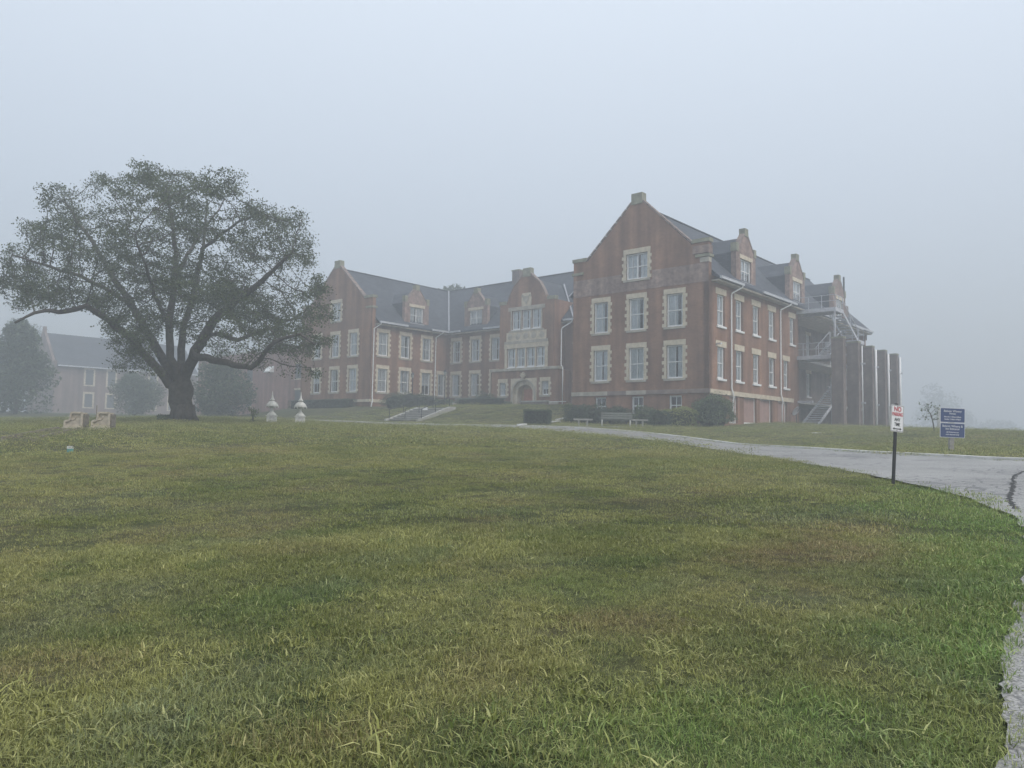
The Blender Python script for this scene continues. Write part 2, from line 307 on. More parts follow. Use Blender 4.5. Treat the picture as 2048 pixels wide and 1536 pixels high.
def lawn_rgb(x, y, jit=False):
    def mixc(c, f, col): return c * (1 - f[:, None]) + np.array(col)[None] * f[:, None]
    c = mixc(np.tile(np.array((.175, .195, .050)), (len(x), 1)), sstep(vnoise(x, y, .8, 1), .35, .65), (.275, .280, .090))
    c = mixc(c, sstep(vnoise(x, y, 2.4, 2), .52, .70), (.130, .170, .046))
    j = rng.uniform(.15, 1.35, len(x)) if jit else np.ones(len(x)); nf = .45 + .55 * sstep(y, 4, 12)
    c = mixc(c, np.clip(.6 * j * nf, 0, 1) * sstep(vnoise(x, y, .6, 3), .52, .72), STRAW)
    c = mixc(c, np.clip(.6 * j * nf, 0, 1) * sstep(vnoise(x, y, 1.2, 4), .58, .76), BROWN)
    c = mixc(c, np.clip(.5 * j, 0, 1) * sstep(vnoise(x, y, 1.0, 5), .58, .72), CLOVER)
    e = x - .42 * y + 2.2 * (vnoise(x, y, .7, 6) - .5)
    c = mixc(c, np.clip(.9 * j, 0, .97) * sstep(e, -.2, 1.3) * sstep(-y, -17, -11), LUSH)
    c = mixc(c, .35 * sstep(np.sin((y - .35 * x) * 4.1 + 1.2 * vnoise(x, y, .5, 8)), .1, .95) * sstep(y, 5, 12), (.330, .330, .125))
    for X, Y, rx_, ry_, col, f_ in PATCHES:
        d = np.hypot((x - X) / rx_, (y - Y) / ry_) + .9 * (vnoise(x, y, 2.2, 9) - .5)
        c = mixc(c, np.clip(.9 * f_ * j, 0, 1) * sstep(-d, -1.15, -.35), col)
    return c * rng.uniform(.92, 1.32, (len(x), 1)) if jit else c
GRASSG = bpy.data.materials.new('lawn_ground'); GRASSG.use_nodes = True
_n, _l = GRASSG.node_tree.nodes, GRASSG.node_tree.links
_b = _n['Principled BSDF']; _b.inputs['Roughness'].default_value = .95; _b.inputs['Specular IOR Level'].default_value = .1
_a = _n.new('ShaderNodeAttribute'); _a.attribute_name = 'lawn'
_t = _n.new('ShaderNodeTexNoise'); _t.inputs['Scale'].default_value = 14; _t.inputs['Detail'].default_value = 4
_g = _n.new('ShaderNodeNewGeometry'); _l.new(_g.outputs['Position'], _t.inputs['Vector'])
_m = _n.new('ShaderNodeMapRange'); _m.inputs['From Min'].default_value = .3; _m.inputs['From Max'].default_value = .7; _m.inputs['To Min'].default_value = .18; _m.inputs['To Max'].default_value = .42; _l.new(_t.outputs['Fac'], _m.inputs['Value'])  # ground darkened below the blade colour to paint shade between blades
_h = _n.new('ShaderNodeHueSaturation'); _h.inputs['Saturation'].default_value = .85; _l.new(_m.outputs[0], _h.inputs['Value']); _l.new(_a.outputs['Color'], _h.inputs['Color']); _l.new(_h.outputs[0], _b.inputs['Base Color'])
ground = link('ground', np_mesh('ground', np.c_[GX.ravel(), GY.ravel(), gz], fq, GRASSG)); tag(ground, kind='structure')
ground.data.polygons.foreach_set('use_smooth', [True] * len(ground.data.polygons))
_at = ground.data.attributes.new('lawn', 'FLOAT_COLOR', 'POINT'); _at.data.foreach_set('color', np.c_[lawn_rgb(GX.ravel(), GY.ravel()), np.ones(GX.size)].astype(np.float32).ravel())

# asphalt
def asphalt():
    M = bpy.data.materials.new('asphalt'); M.use_nodes = True; n = M.node_tree.nodes; l = M.node_tree.links; b = n['Principled BSDF']
    b.inputs['Roughness'].default_value = .55; b.inputs['Specular IOR Level'].default_value = .45
    g = n.new('ShaderNodeNewGeometry')
    def noise(s, d, off=0):
        mp = n.new('ShaderNodeMapping'); mp.inputs['Location'].default_value = (off, off, 0); l.new(g.outputs['Position'], mp.inputs['Vector'])
        t = n.new('ShaderNodeTexNoise'); t.inputs['Scale'].default_value = s; t.inputs['Detail'].default_value = d; l.new(mp.outputs[0], t.inputs['Vector']); return t.outputs['Fac']
    def ramp(v, a, ca, b_, cb):
        r = n.new('ShaderNodeValToRGB'); r.color_ramp.elements[0].position = a; r.color_ramp.elements[1].position = b_
        r.color_ramp.elements[0].color = (*ca, 1); r.color_ramp.elements[1].color = (*cb, 1); l.new(v, r.inputs[0]); return r.outputs[0]
    def mul(a, c_, f=1.):
        x = n.new('ShaderNodeMix'); x.data_type = 'RGBA'; x.blend_type = 'MULTIPLY'
        if isinstance(f, float): x.inputs['Factor'].default_value = f
        else: l.new(f, x.inputs['Factor'])
        l.new(a, x.inputs['A'])
        if isinstance(c_, tuple): x.inputs['B'].default_value = (*c_, 1)
        else: l.new(c_, x.inputs['B'])
        return x.outputs['Result']
    c = ramp(noise(.5, 5), .35, (.225, .22, .212), .65, (.30, .295, .285))
    c = mul(c, ramp(noise(60, 2), .36, (.38, .38, .38), .62, (1.4, 1.38, 1.34)), .85)
    # alligator cracking in worn zones
    vo = n.new('ShaderNodeTexVoronoi'); vo.feature = 'DISTANCE_TO_EDGE'; vo.inputs['Scale'].default_value = 3.2
    wp = n.new('ShaderNodeMix'); wp.data_type = 'RGBA'; wp.inputs['Factor'].default_value = .12; l.new(g.outputs['Position'], wp.inputs['A'])
    nn = n.new('ShaderNodeTexNoise'); nn.inputs['Scale'].default_value = 2; l.new(g.outputs['Position'], nn.inputs['Vector']); l.new(nn.outputs['Color'], wp.inputs['B']); l.new(wp.outputs['Result'], vo.inputs['Vector'])
    cr = ramp(vo.outputs['Distance'], .02, (.30, .30, .31), .075, (1, 1, 1))
    zone = n.new('ShaderNodeMapRange'); zone.inputs['From Min'].default_value = .47; zone.inputs['From Max'].default_value = .56; l.new(noise(.28, 2, 3.3), zone.inputs['Value'])
    zf = n.new('ShaderNodeMath'); zf.operation = 'MULTIPLY'; zf.inputs[1].default_value = .85; l.new(zone.outputs[0], zf.inputs[0])
    c = mul(c, cr, zf.outputs[0])
    c = mul(c, ramp(noise(.9, 6, 17), .60, (1, 1, 1), .66, (.62, .62, .64)), .8)
    l.new(c, b.inputs['Base Color'])
    nb = n.new('ShaderNodeBump'); nb.inputs['Strength'].default_value = .5; nb.inputs['Distance'].default_value = .01; l.new(noise(70, 3), nb.inputs['Height']); l.new(nb.outputs[0], b.inputs['Normal'])
    return M
ASPH = asphalt()
def drape(poly, name, material, dz, cell=.6):
    bm = bmesh.new(); vs_ = [bm.verts.new((x, y, 0)) for x, y in poly]; bm.faces.new(vs_)
    bmesh.ops.triangulate(bm, faces=bm.faces[:])
    x0, x1 = min(p[0] for p in poly), max(p[0] for p in poly); y0, y1 = min(p[1] for p in poly), max(p[1] for p in poly)
    for a in np.arange(math.ceil(x0 / cell) * cell, x1, cell):
        bmesh.ops.bisect_plane(bm, geom=bm.verts[:] + bm.edges[:] + bm.faces[:], plane_co=(a, 0, 0), plane_no=(1, 0, 0))
    for a in np.arange(math.ceil(y0 / cell) * cell, y1, cell):
        bmesh.ops.bisect_plane(bm, geom=bm.verts[:] + bm.edges[:] + bm.faces[:], plane_co=(0, a, 0), plane_no=(0, 1, 0))
    bm.verts.ensure_lookup_table(); co = np.array([v.co[:2] for v in bm.verts]); z = H(co[:, 0], co[:, 1]) + dz
    for v, q in zip(bm.verts, z): v.co.z = q
    bmesh.ops.recalc_face_normals(bm, faces=bm.faces)
    me = bpy.data.meshes.new(name); bm.to_mesh(me); bm.free(); me.materials.append(material)
    me.polygons.foreach_set('use_smooth', [True] * len(me.polygons)); return link(name, me)
road = drape(ROAD, 'road', ASPH, .012, 1.0); tag(road, kind='structure')
def ribbon(line, w_, h_, name, material, dz=0.0, parent=None, jag=0.0):
    mb = MB(); L = []
    for i, (x, y) in enumerate(line):
        a, b = line[max(i-1, 0)], line[min(i+1, len(line)-1)]; d = Vector((b[0]-a[0], b[1]-a[1])).normalized(); nrm = Vector((-d.y, d.x))
        L.append(((x, y), nrm))
    o = 0
    for (x, y), nrm0 in L:
        for s in (-1, 1):
            nrm = nrm0 * (1 + random.uniform(-jag, jag))
            z = h1(x + nrm.x*s*w_/2, y + nrm.y*s*w_/2) + dz
            mb.v += [(x + nrm.x*s*w_/2, y + nrm.y*s*w_/2, z - .1), (x + nrm.x*s*w_/2, y + nrm.y*s*w_/2, z + h_)]
    for i in range(len(L) - 1):
        a = i*4; mb.f += [(a+1, a+3, a+7, a+5), (a, a+1, a+5, a+4), (a+2, a+6, a+7, a+3)]; mb.m += [0]*3
    return mb.build(name, material, parent)
kerb_line = [p for p in FAR_EDGE if p[0] > -22 and p[0] < 40]
KERBM = mat('pale_kerb', (.62, .61, .58), .9, .2, 2)
tag(ribbon([(x + .03, y + .06) for x, y in kerb_line], .22, .075, 'kerb', KERBM), kind='structure')
# dark sealed crack across the junction
SEAL = mat('tar_seal', (.07, .07, .07), .95, .4, 12, spec=.05)
sc_l = smooth_line([(6.75,10.35),(7.2,11.2),(7.95,12.3),(8.75,13.5),(9.9,15.2),(11.4,17.0)], 40); sc_l = [(x + random.uniform(-.03,.03), y) for x, y in sc_l]
tag(ribbon(sc_l, .045, .003, 'crack_seal', SEAL, .013, None, .85), kind='structure')

# ------------------------------------------------------------------ the hall (local frame: x=-u, y=v, z)
HALL = empty('brick_hall', (BC[0], BC[1], 0), -TH)
tag(HALL, 'large red brick hall with steep slate gables, limestone window trim and an arched entrance', 'building')
def cells(profile, openings, z0):
    """columns of a wall between breakpoints; profile = [(a,z)...] piecewise linear top (steps allowed)"""
    br = sorted({round(a, 4) for a, _ in profile} | {round(o[i], 4) for o in openings for i in (0, 1)})
    def top(a, side):
        for (a0, q0), (a1, q1) in zip(profile, profile[1:]):
            if a1 - a0 < 1e-6: continue
            if (side > 0 and a0 - 1e-6 <= a < a1 - 1e-6) or (side < 0 and a0 + 1e-6 < a <= a1 + 1e-6): return q0 + (q1 - q0) * (a - a0) / (a1 - a0)
        return profile[-1][1]
    lo, hi = profile[0][0], profile[-1][0]
    for a0, a1 in zip(br, br[1:]):
        if a0 < lo - 1e-6 or a1 > hi + 1e-6: continue
        ops = sorted([(o[2], o[3]) for o in openings if o[0] <= a0 + 1e-6 and o[1] >= a1 - 1e-6]); z = z0
        for q0, q1 in ops:
            if q0 > z: yield (a0, a1, z, z, q0, q0)
            z = q1
        yield (a0, a1, z, z, top(a0, 1), top(a1, -1))
def wall(face, c, profile, openings, z0, material=BRICK, depth=.32, parent=HALL, name='wall'):
    """face 'v': plane v=c facing -v, a=u. face 'u': plane u=c facing -u, a=v."""
    mb = MB()
    def P(a, d, z): return (-a, c + d, z) if face == 'v' else (-(c + d), a, z)
    for a0, a1, zb0, zb1, zt0, zt1 in cells(profile, openings, z0):
        mb.add([P(a0,0,zb0), P(a1,0,zb1), P(a1,0,zt1), P(a0,0,zt0)], [(0,1,2,3)])
    for a0, a1, q0, q1 in openings:
        mb.add([P(a0,0,q0), P(a1,0,q0), P(a1,0,q1), P(a0,0,q1), P(a0,depth,q0), P(a1,depth,q0), P(a1,depth,q1), P(a0,depth,q1)], [(0,1,5,4),(1,2,6,5),(2,3,7,6),(3,0,4,7)])
    # top and end thickness so that the wall is a solid slab
    for (a0, q0), (a1, q1) in zip(profile, profile[1:]):
        mb.add([P(a0,0,q0), P(a1,0,q1), P(a1,depth+.1,q1), P(a0,depth+.1,q0)], [(0,1,2,3)])
    for a, q in (profile[0], profile[-1]):
        mb.add([P(a,0,z0), P(a,0,q), P(a,depth+.1,q), P(a,depth+.1,z0)], [(0,1,2,3)])
    for (a0, q0), (a1, q1) in zip(profile, profile[1:]):          # inner face of a gable above the roof
        if abs(q1 - q0) > .3 or q0 > 12.2:
            mb.add([P(a0,depth+.1,min(q0,11)), P(a1,depth+.1,min(q1,11)), P(a1,depth+.1,q1), P(a0,depth+.1,q0)], [(0,1,2,3)])
    me = bpy.data.meshes.new(name); me.from_pydata(mb.v, [], mb.f); me.materials.append(material); return link(name, me, parent)
def hb(u0, u1, v0, v1, z0, z1, name, material, parent=HALL, bev=0):
    return MB().box(-u0, -u1, v0, v1, z0, z1).build(name, material, parent)

# --- windows: proto in (x right, y inward, z up) about the sill centre
PROTO = {}
def win_meshes(w_, h_, style, mull):
    key = (round(w_, 3), round(h_, 3), style, mull)
    if key in PROTO: return PROTO[key]
    P = {}
    fr = MB(); f = .105; y0, y1 = .13, .25; hw = w_ / 2
    fr.box(-hw, -hw+f, y0, y1, 0, h_); fr.box(hw-f, hw, y0, y1, 0, h_); fr.box(-hw+f, hw-f, y0, y1, h_-f, h_); fr.box(-hw+f, hw-f, y0-.02, y1, 0, f*1.2)
    bays = mull; bw = (w_ - 2*f) / bays; panes = []
    for k in range(bays):
        xa, xb = -hw + f + k*bw, -hw + f + (k+1)*bw
        if k: fr.box(xa-.045, xa+.045, y0, y1, f*1.2, h_-f); xa += .045
        if k < bays-1: xb -= .045
        zm = h_ * .5
        fr.box(xa, xb, y0+.03, y1-.01, zm-.035, zm+.035)
        mun = [xa, xb] if bays > 2 else [xa, (xa+xb)/2, xb]
        if len(mun) == 3: fr.box(mun[1]-.018, mun[1]+.018, y0+.04, y1-.03, f*1.2, zm-.035); fr.box(mun[1]-.018, mun[1]+.018, y0+.04, y1-.03, zm+.035, h_-f)
        for q0, q1 in ((f*1.2, zm-.035), (zm+.035, h_-f)):
            for x0, x1 in zip(mun, mun[1:]): panes.append((x0+.018, x1-.018, q0, q1))
    P['window'] = fr.mesh('window', WHITE)
    P['panes'] = []
    for x0, x1, q0, q1 in panes:
        me = bpy.data.meshes.new('pane'); me.from_pydata([(x0,.19,q0),(x1,.19,q0),(x1,.19,q1),(x0,.19,q1)], [], [(0,1,2,3)]); me.materials.append(GLASS); P['panes'].append(me)
    def curt(kind):
        c = MB(); segs = []
        if kind == 0: segs = [(-hw+.05, -hw*.12, 0, h_), (hw*.22, hw-.05, 0, h_)]
        elif kind == 1: segs = [(-hw+.05, -hw*.35, 0, h_), (hw*.35, hw-.05, 0, h_)]
        elif kind == 2: segs = [(-hw+.05, hw-.05, h_*.42, h_)]
        elif kind == 3: segs = [(-hw+.05, hw*.25, 0, h_), (hw*.62, hw-.05, 0, h_)]
        elif kind == 4: segs = [(-hw+.05, -.01, 0, h_), (.02, hw-.05, 0, h_)]
        for x0, x1, q0, q1 in segs:
            n = max(8, int((x1-x0)/.035)); o = len(c.v)
            for i in range(n+1):
                t = i/n; y = .265 + .025*math.sin(t*(x1-x0)/.13*6.28); dx = .03*math.sin(7*t)
                c.v += [(x0+(x1-x0)*t, y, q0), (x0+(x1-x0)*t*.97+dx*.2, y, q1)]
            for i in range(n): c.f.append((o+2*i, o+2*i+2, o+2*i+3, o+2*i+1)); c.m.append(0)
        return c.mesh('curtain', CURT, True)
    P['curt'] = [curt(k) for k in range(5)]
    li = MB(); si = MB(); qs = MB()
    if style == 'stone':
        li.box(-hw-.245, hw+.245, -.035, .14, h_, h_+.39)
        z = 0; k = 0; bh = .27
        while z < h_ - .05:
            zt = min(z+bh, h_-.004); ext = (.36 if k % 2 == 0 else .22)
            for s in (-1, 1):
                e = ext + random.uniform(-.03, .03); qs.box(s*hw, s*(hw+e), -.03 - random.uniform(0, .012), .131, z+.004, zt-.004)
            z += bh; k += 1
        si.box(-hw-.22, hw+.22, -.09, .13, -.17, -.002)
    elif style == 'plain':
        li.box(-hw-.27, hw+.27, -.03, .14, h_, h_+.46); si.box(-hw-.14, hw+.14, -.11, .13, -.15, -.002)
    elif style == 'lintel':
        li.box(-hw-.2, hw+.2, -.035, .14, h_, h_+.32); si.box(-hw-.12, hw+.12, -.09, .13, -.13, -.002)
    elif style == 'bare':
        si.box(-hw-.04, hw+.04, -.05, .13, -.09, -.002)
    P['lintel'] = li.mesh('lintel', STONE) if li.v else None
    P['sill'] = si.mesh('sill', STONE2 if style == 'stone' else WHITE) if si.v else None
    P['quoins'] = qs.mesh('jamb_stones', STONE) if qs.v else None
    PROTO[key] = P; return P
def window(face, c, a, z, w_, h_, style='stone', mull=1, curtain=None, parent=HALL):
    P = win_meshes(w_, h_, style, mull)
    o = link('window', P['window'], parent)
    if face == 'v': o.location = (-a, c, z)
    else: o.location = (-c, a, z); o.rotation_euler = (0, 0, math.pi/2)
    for me in P['panes']: link('pane', me, o)
    k = random.choice([0, 4, 0, 1, 3, 4, 2, 3]) if curtain is None else curtain
    if k >= 0: link('curtain', P['curt'][k], o)
    for nm in ('lintel', 'sill'):
        if P[nm]: link(nm, P[nm], o)
    if P['quoins']: tag(link('jamb_stones', P['quoins'], o), kind='stuff')
    return (a - w_/2, a + w_/2, z, z + h_)

Z2, Z3, WH, WW = 4.48, 8.37, 2.50, 1.36
SIDE_V = [1.94, 5.06, 8.18, 11.32]
def gable_profile(c, hw, base=13.6, sh=1.35, apex=18.6, low=14.35):
    return [(c-hw, base), (c-hw, low+.1), (c-hw+sh, low+.1), (c-hw+sh, low), (c-.48, apex-.1), (c-.48, apex), (c+.48, apex), (c+.48, apex-.1), (c+hw-sh, low), (c+hw-sh, low+.1), (c+hw, low+.1), (c+hw, base)][1:-1]
def coping(face, c, cc, hw, sh=1.35, apex=18.6, low=14.35, thick=.46):
    for s in (-1, 1):
        mb = MB(); a0, q0 = cc + s*(hw-sh+.1), low+.02; a1, q1 = cc + s*.46, apex-.06
        n = 9                                                  # separate coping stones
        for i in range(n):
            t0, t1 = i/n + .006, (i+1)/n - .006
            p0 = (a0+(a1-a0)*t0, q0+(q1-q0)*t0); p1 = (a0+(a1-a0)*t1, q0+(q1-q0)*t1)
            d = Vector((p1[0]-p0[0], p1[1]-p0[1])).normalized(); nr = Vector((-d.y, d.x)); nr = nr if nr.y > 0 else -nr; nr = nr * (.11 + random.uniform(-.012, .012))
            quad = [p0, p1, (p1[0]+nr.x, p1[1]+nr.y), (p0[0]+nr.x, p0[1]+nr.y)]
            if face == 'v': mb.prism([(-a, q) for a, q in quad], 'y', c-.05, c+thick)
            else: mb.prism([(a, q) for a, q in quad], 'x', -(c-.05), -(c+thick))
        mb.build('coping', COPE, HALL)
    def blk(a0, a1, q0, q1, e=.07):
        if face == 'v': MB().box(-a0, -a1, c-e, c+thick+e, q0, q1).build('cap_stone', CAPSTONE, HALL)
        else: MB().box(-(c-e), -(c+thick+e), a0, a1, q0, q1).build('cap_stone', CAPSTONE, HALL)
    blk(cc-.5, cc+.5, apex-.25, apex+.62)
    for s in (-1, 1):
        a0, a1 = cc+s*hw+s*.08, cc+s*(hw-sh)
        blk(a0, a1, low+.1, low+.38, .09); blk(a0+s*.02, a1+s*.3, 13.35, 13.55, .12)

# right pavilion
ops = [window('v', 0, a, z, WW, WH) for a in (9.45, 6.12, 2.79) for z in (Z2, Z3)]
ops += [window('v', 0, 6.12, 12.38, 1.95, 2.05, 'stone', 2, 0)]
bas = [window('v', 0, a, 1.75, 1.06, 1.45, 'bare', 1, -1) for a in (9.43, 6.0, 2.72)]
wall('v', 0, gable_profile(6.12, 6.12), ops + bas, -.5)
coping('v', 0, 6.12, 6.12)
sops = [window('u', 0, a, z, 1.2, 2.36, 'plain') for a in SIDE_V for z in (4.47, 8.40)]
sops += [window('u', 0, 14.33, 4.47, 1.05, 2.36, 'plain'), window('u', 0, 15.75, 8.40, 1.05, 2.36, 'plain')]
def boarded(v0, v1, z0, z1):
    o = MB().box(0, .06, v0, v0+.09, z0, z1).box(0, .06, v1-.11, v1, z0, z1).box(0, .06, v0+.09, v1-.11, z0, z0+.13).box(0, .06, v0+.09, v1-.11, z1-.06, z1)
    f = o.build('basement_window', WHITE, HALL, loc=(-.24, 0, 0))
    MB().box(.02, .04, v0+.09, v1-.11, z0+.13, z1-.06).build('board', BOARD, f); return (v0, v1, z0, z1)
sops += [boarded(v0, v1, 1.22, 3.3) for v0, v1 in ((3.3, 4.75), (5.85, 8.2), (8.85, 11.3), (12.5, 14.5))]
DH = [6.2, 16.9, 28.1]
wall('u', 0, [(0, 12.0), (17.2, 12.0)], sops, -.5)
rops = [window('u', 3.0, a, z, 1.1, 2.36, 'lintel') for a in (20.6, 27.8, 34.8) for z in (4.47, 8.40)]
wall('u', 3.0, [(17.2, 12.0), (36.5, 12.0)], rops, -.5, BRICK3)  # greyer brick and extra depth put the porch shade into this recess
for z in (3.3, 7.15, 11.45): hb(-.02, 3.0, 17.26, 36.38, z, z+.22, 'porch_shade_slab', CONC if z < 11 else STONE2)  # slabs added to keep the porch recess dark
hb(.002, 3.0, 17.19, 17.24, -.5, 12.0, 'wall', BRICK); hb(.01, 12.2, 36.4, 36.6, -.5, 12.0, 'wall', BRICK)
wall('v', 36.6, [(0, 12.0), (6.12, 18.2), (12.24, 12.0)], [], 11.9)
hb(12.24, 12.0, .4, 36.5, -.5, 12.0, 'wall', BRICK)
# weathered brick belt on the front gable
MB().box(-.02, -4.73, -.025, .1, 11.5, 12.9).box(-7.51, -12.2, -.025, .1, 11.5, 12.9).box(-4.73, -7.51, -.025, .1, 11.5, 12.18).build('brick_belt', BRICK2, HALL)
MB().box(.02, -.7, -.045, .4, 12.95, 13.3).build('kneeler_stone', STONE2, HALL)
MB().box(.05, -1.25, -.12, .5, 13.62, 14.2).build('kneeler_block', BRICK2, HALL)
# water table
def ledge(boxes):
    for b_ in boxes: hb(*b_, 'water_table', STONE)
n = 7
for k in range(n): hb(12.28 - k*12.36/n - .006, 12.28 - (k+1)*12.36/n + .006, -.10, .05, 3.33 + random.uniform(-.01, .01), 3.65, 'water_table', random.choice([STONE2, COPE, COPE]))
for k in range(8): hb(-.085, .05, .06 + k*1.97, .06 + (k+1)*1.97 - .012, 3.30, 3.64 + random.uniform(-.01, .01), 'water_table', STONE)

# left pavilion
ops = [window('v', 0, a, z, WW, WH) for a in (48.4, 45.02, 41.75) for z in (Z2, Z3)] + [window('v', 0, 45.0, 12.38, 1.6, 2.05, 'stone', 2)]
wall('v', 0, gable_profile(45.02, 6.4), ops, 1.5); coping('v', 0, 45.02, 6.4)
UL = 38.63
ops = [window('u', UL, a, z, 1.3, WH) for a in (1.57, 4.7, 7.85) for z in (4.42, 8.31)] + [window('u', UL, 10.25, 4.42, 1.1, WH)]
wall('u', UL, [(0, 12.0), (11.3, 12.0)], ops, 1.5)
hb(51.42, 51.2, .4, 23.3, 1.5, 12.0, 'wall', BRICK)
for k in range(7): hb(51.46 - k*1.84 - .006, 51.46 - (k+1)*1.84 + .006, -.10, .05, 3.33, 3.62, 'water_table', STONE)
for k in range(6): hb(UL-.09, UL+.05, .06+k*1.87, .06+(k+1)*1.87-.012, 3.30, 3.62, 'water_table', STONE)
# centre wing
VW = 11.3
ops = [window('v', VW, a, z, 1.3, WH) for a in (37.35, 34.3, 31.2, 19.6, 16.5, 13.6) for z in (4.42, 8.31)]
wall('v', VW, [(12.2, 12.0), (UL, 12.0)], ops, 1.5)
hb(12.2, 51.4, 23.1, 23.3, 1.5, 12.0, 'wall', BRICK)
for k in range(4): hb(38.5 - k*2.1 - .006, 38.5-(k+1)*2.1 + .006, VW-.10, VW+.05, 3.33, 3.62, 'water_table', STONE)

# roofs: solid slabs
def roof_slab(face, ridge, eave, a0, a1, zr=18.35, ze=11.85, t=.18, name='roof'):
    """face 'u': ridge and eave given as u, extent a along v ; face 'v': ridge, eave as v, extent a along u"""
    mb = MB(); poly = [(ridge, zr), (eave, ze), (eave, ze - t), (ridge, zr - t*1.4)]
    if face == 'u': mb.prism([(-p, q) for p, q in poly], 'y', a0, a1)
    else: mb.prism([(p, q) for p, q in poly], 'x', -a0, -a1)
    return mb.build(name, SLATE, HALL)
roof_slab('u', 6.12, -.62, .43, 36.9); roof_slab('u', 6.12, 12.86, .43, 36.9)
roof_slab('u', 45.02, UL-.62, .43, 17.3); roof_slab('u', 45.02, 52.04, .43, 24)
roof_slab('v', 17.3, VW-.62, 11, 45.0); roof_slab('v', 17.3, 23.9, 11, 45.0)
MB().prism([(-45.02, 18.35), (-51.9, 11.9), (-38.2, 11.9)], 'y', 17.2, 23.6).build('roof', SLATE, HALL)
for a in (MB().bar((-6.12,.45,18.38),(-6.12,36.9,18.38),.22,.09), MB().bar((-45.02,.45,18.38),(-45.02,23,18.38),.22,.09), MB().bar((-12,17.3,18.38),(-45,17.3,18.38),.22,.09)):
    a.build('ridge_cap', SLATE, HALL)
# soffits under the eaves
hb(-.58, 0, .44, 36.8, 11.55, 11.66, 'soffit', STONE2); hb(UL-.58, UL, .44, 10.7, 11.55, 11.66, 'soffit', STONE2); hb(12.4, UL-.6, VW-.58, VW, 11.55, 11.66, 'soffit', STONE2)
# valley flashings
for p0, p1 in (((-UL+.6, VW-.6, 11.97), (-45.02+.05, 17.25, 18.47)), ((-20.2, 10.72, 12.02), (-25.0, 15.42, 16.68)), ((-22.94, 13.43, 14.72), (-22.5, 14.7, 15.95))):
    MB().bar(p0, p1, .16, .05).build('valley_flashing', mat('lead_flashing', (.30, .31, .34), .7, .2, 3), HALL)

# dormers
def dormer(face, c, a):
    hw = 1.78; base, shz, apex = 11.7, 14.85, 16.15
    op = window(face, c-.06, a, 12.32, 1.95, 1.82, 'lintel', 2)
    prof = [(a-hw, shz), (a-hw+.36, shz), (a-.33, apex), (a+.33, apex), (a+hw-.36, shz), (a+hw, shz)]
    d = wall(face, c-.06, prof, [op], base, BRICK2, .32, HALL, 'dormer_wall')
    def bx(p0, p1, e0, e1, q0, q1, nm, mt):
        if face == 'v': MB().box(-p0, -p1, c+e0, c+e1, q0, q1).build(nm, mt, HALL)
        else: MB().box(-(c+e0), -(c+e1), p0, p1, q0, q1).build(nm, mt, HALL)
    bx(a-.32, a+.32, -.12, .38, apex-.1, apex+.52, 'cap_stone', CAPSTONE)
    for s in (-1, 1):
        bx(a+s*hw+s*.05, a+s*(hw-.36), -.12, .38, shz-.25, shz+.42, 'kneeler_stone', CAPSTONE)
        p0, p1 = (a+s*(hw-.36), shz+.02), (a+s*.31, apex); nr = .10
        quad = [p0, p1, (p1[0], p1[1]+nr), (p0[0], p0[1]+nr)]; mb = MB()
        if face == 'v': mb.prism([(-x, q) for x, q in quad], 'y', c-.1, c+.36)
        else: mb.prism([(x, q) for x, q in quad], 'x', -(c-.1), -(c+.36))
        mb.build('coping', COPE, HALL)
    # cheeks and little roof running back into the main slope
    rf = MB(); dep = 4.3; hr = hw - .1
    tri = [(a-hr, 14.55), (a, 16.0), (a+hr, 14.55), (a+hr, 14.35), (a, 15.8), (a-hr, 14.35)]
    if face == 'v': rf.prism([(-x, q) for x, q in tri], 'y', c+.36, c+dep)
    else: rf.prism([(x, q) for x, q in tri], 'x', -(c+.36), -(c+dep))
    rf.build('dormer_roof', SLATE, HALL)
    for s in (-1, 1): bx(a+s*hr, a+s*(hr-.12), .37, 2.9, 12.0, 14.4, 'dormer_cheek', SLATE)
for a in DH: dormer('u', 0, a)
dormer('u', UL, 6.2); dormer('v', VW, 34.3); dormer('v', VW, 16.5)

# gutters and downspouts
def gutter(p0, p1):
    a, b = Vector(p0), Vector(p1); MB().bar(a, b, .15, .15).bar(a + Vector((0,0,.09)), b + Vector((0,0,.09)), .19, .035).build('gutter', GUTTER, HALL)
for v0, v1 in ((.5, 4.4), (8.0, 15.1), (18.7, 26.3), (29.9, 36.8)): gutter((.70, v0, 11.80), (.70, v1, 11.80))
for v0, v1 in ((.5, 4.4), (8.0, 10.6)): gutter((-UL+.70, v0, 11.80), (-UL+.70, v1, 11.80))
for u0, u1 in ((UL-.7, 36.1), (32.5, 29.3), (21.4, 18.3), (14.7, 12.9)): gutter((-u0, VW-.70, 11.80), (-u1, VW-.70, 11.80))
def spout(pts): MB().tube(pts, .058, 8).build('downspout', GUTTER if False else WHITE, HALL, True)
spout([(.70, 4.2, 11.75), (.66, 4.2, 11.6), (.14, 3.5, 11.1), (.12, 3.45, 10.9), (.12, 3.45, 3.85), (.2, 3.45, 3.6), (.22, 3.6, 3.2), (.14, 3.62, 2.9), (.14, 3.62, 1.25)])
spout([(.70, 13.9, 11.75), (.66, 13.8, 11.6), (.14, 12.95, 11.1), (.12, 12.9, 10.9), (.12, 12.9, 3.85), (.2, 12.9, 3.6), (.22, 13.05, 3.2), (.14, 13.05, 2.9), (.14, 13.05, 1.25)])
spout([(-UL+.70, .7, 11.75), (-UL+.6, .7, 11.6), (-UL+.12, .2, 11.1), (-UL+.12, .18, 3.8), (-UL+.2, .18, 3.55), (-UL+.2, .1, 3.2), (-UL+.3, -.1, 2.7)])
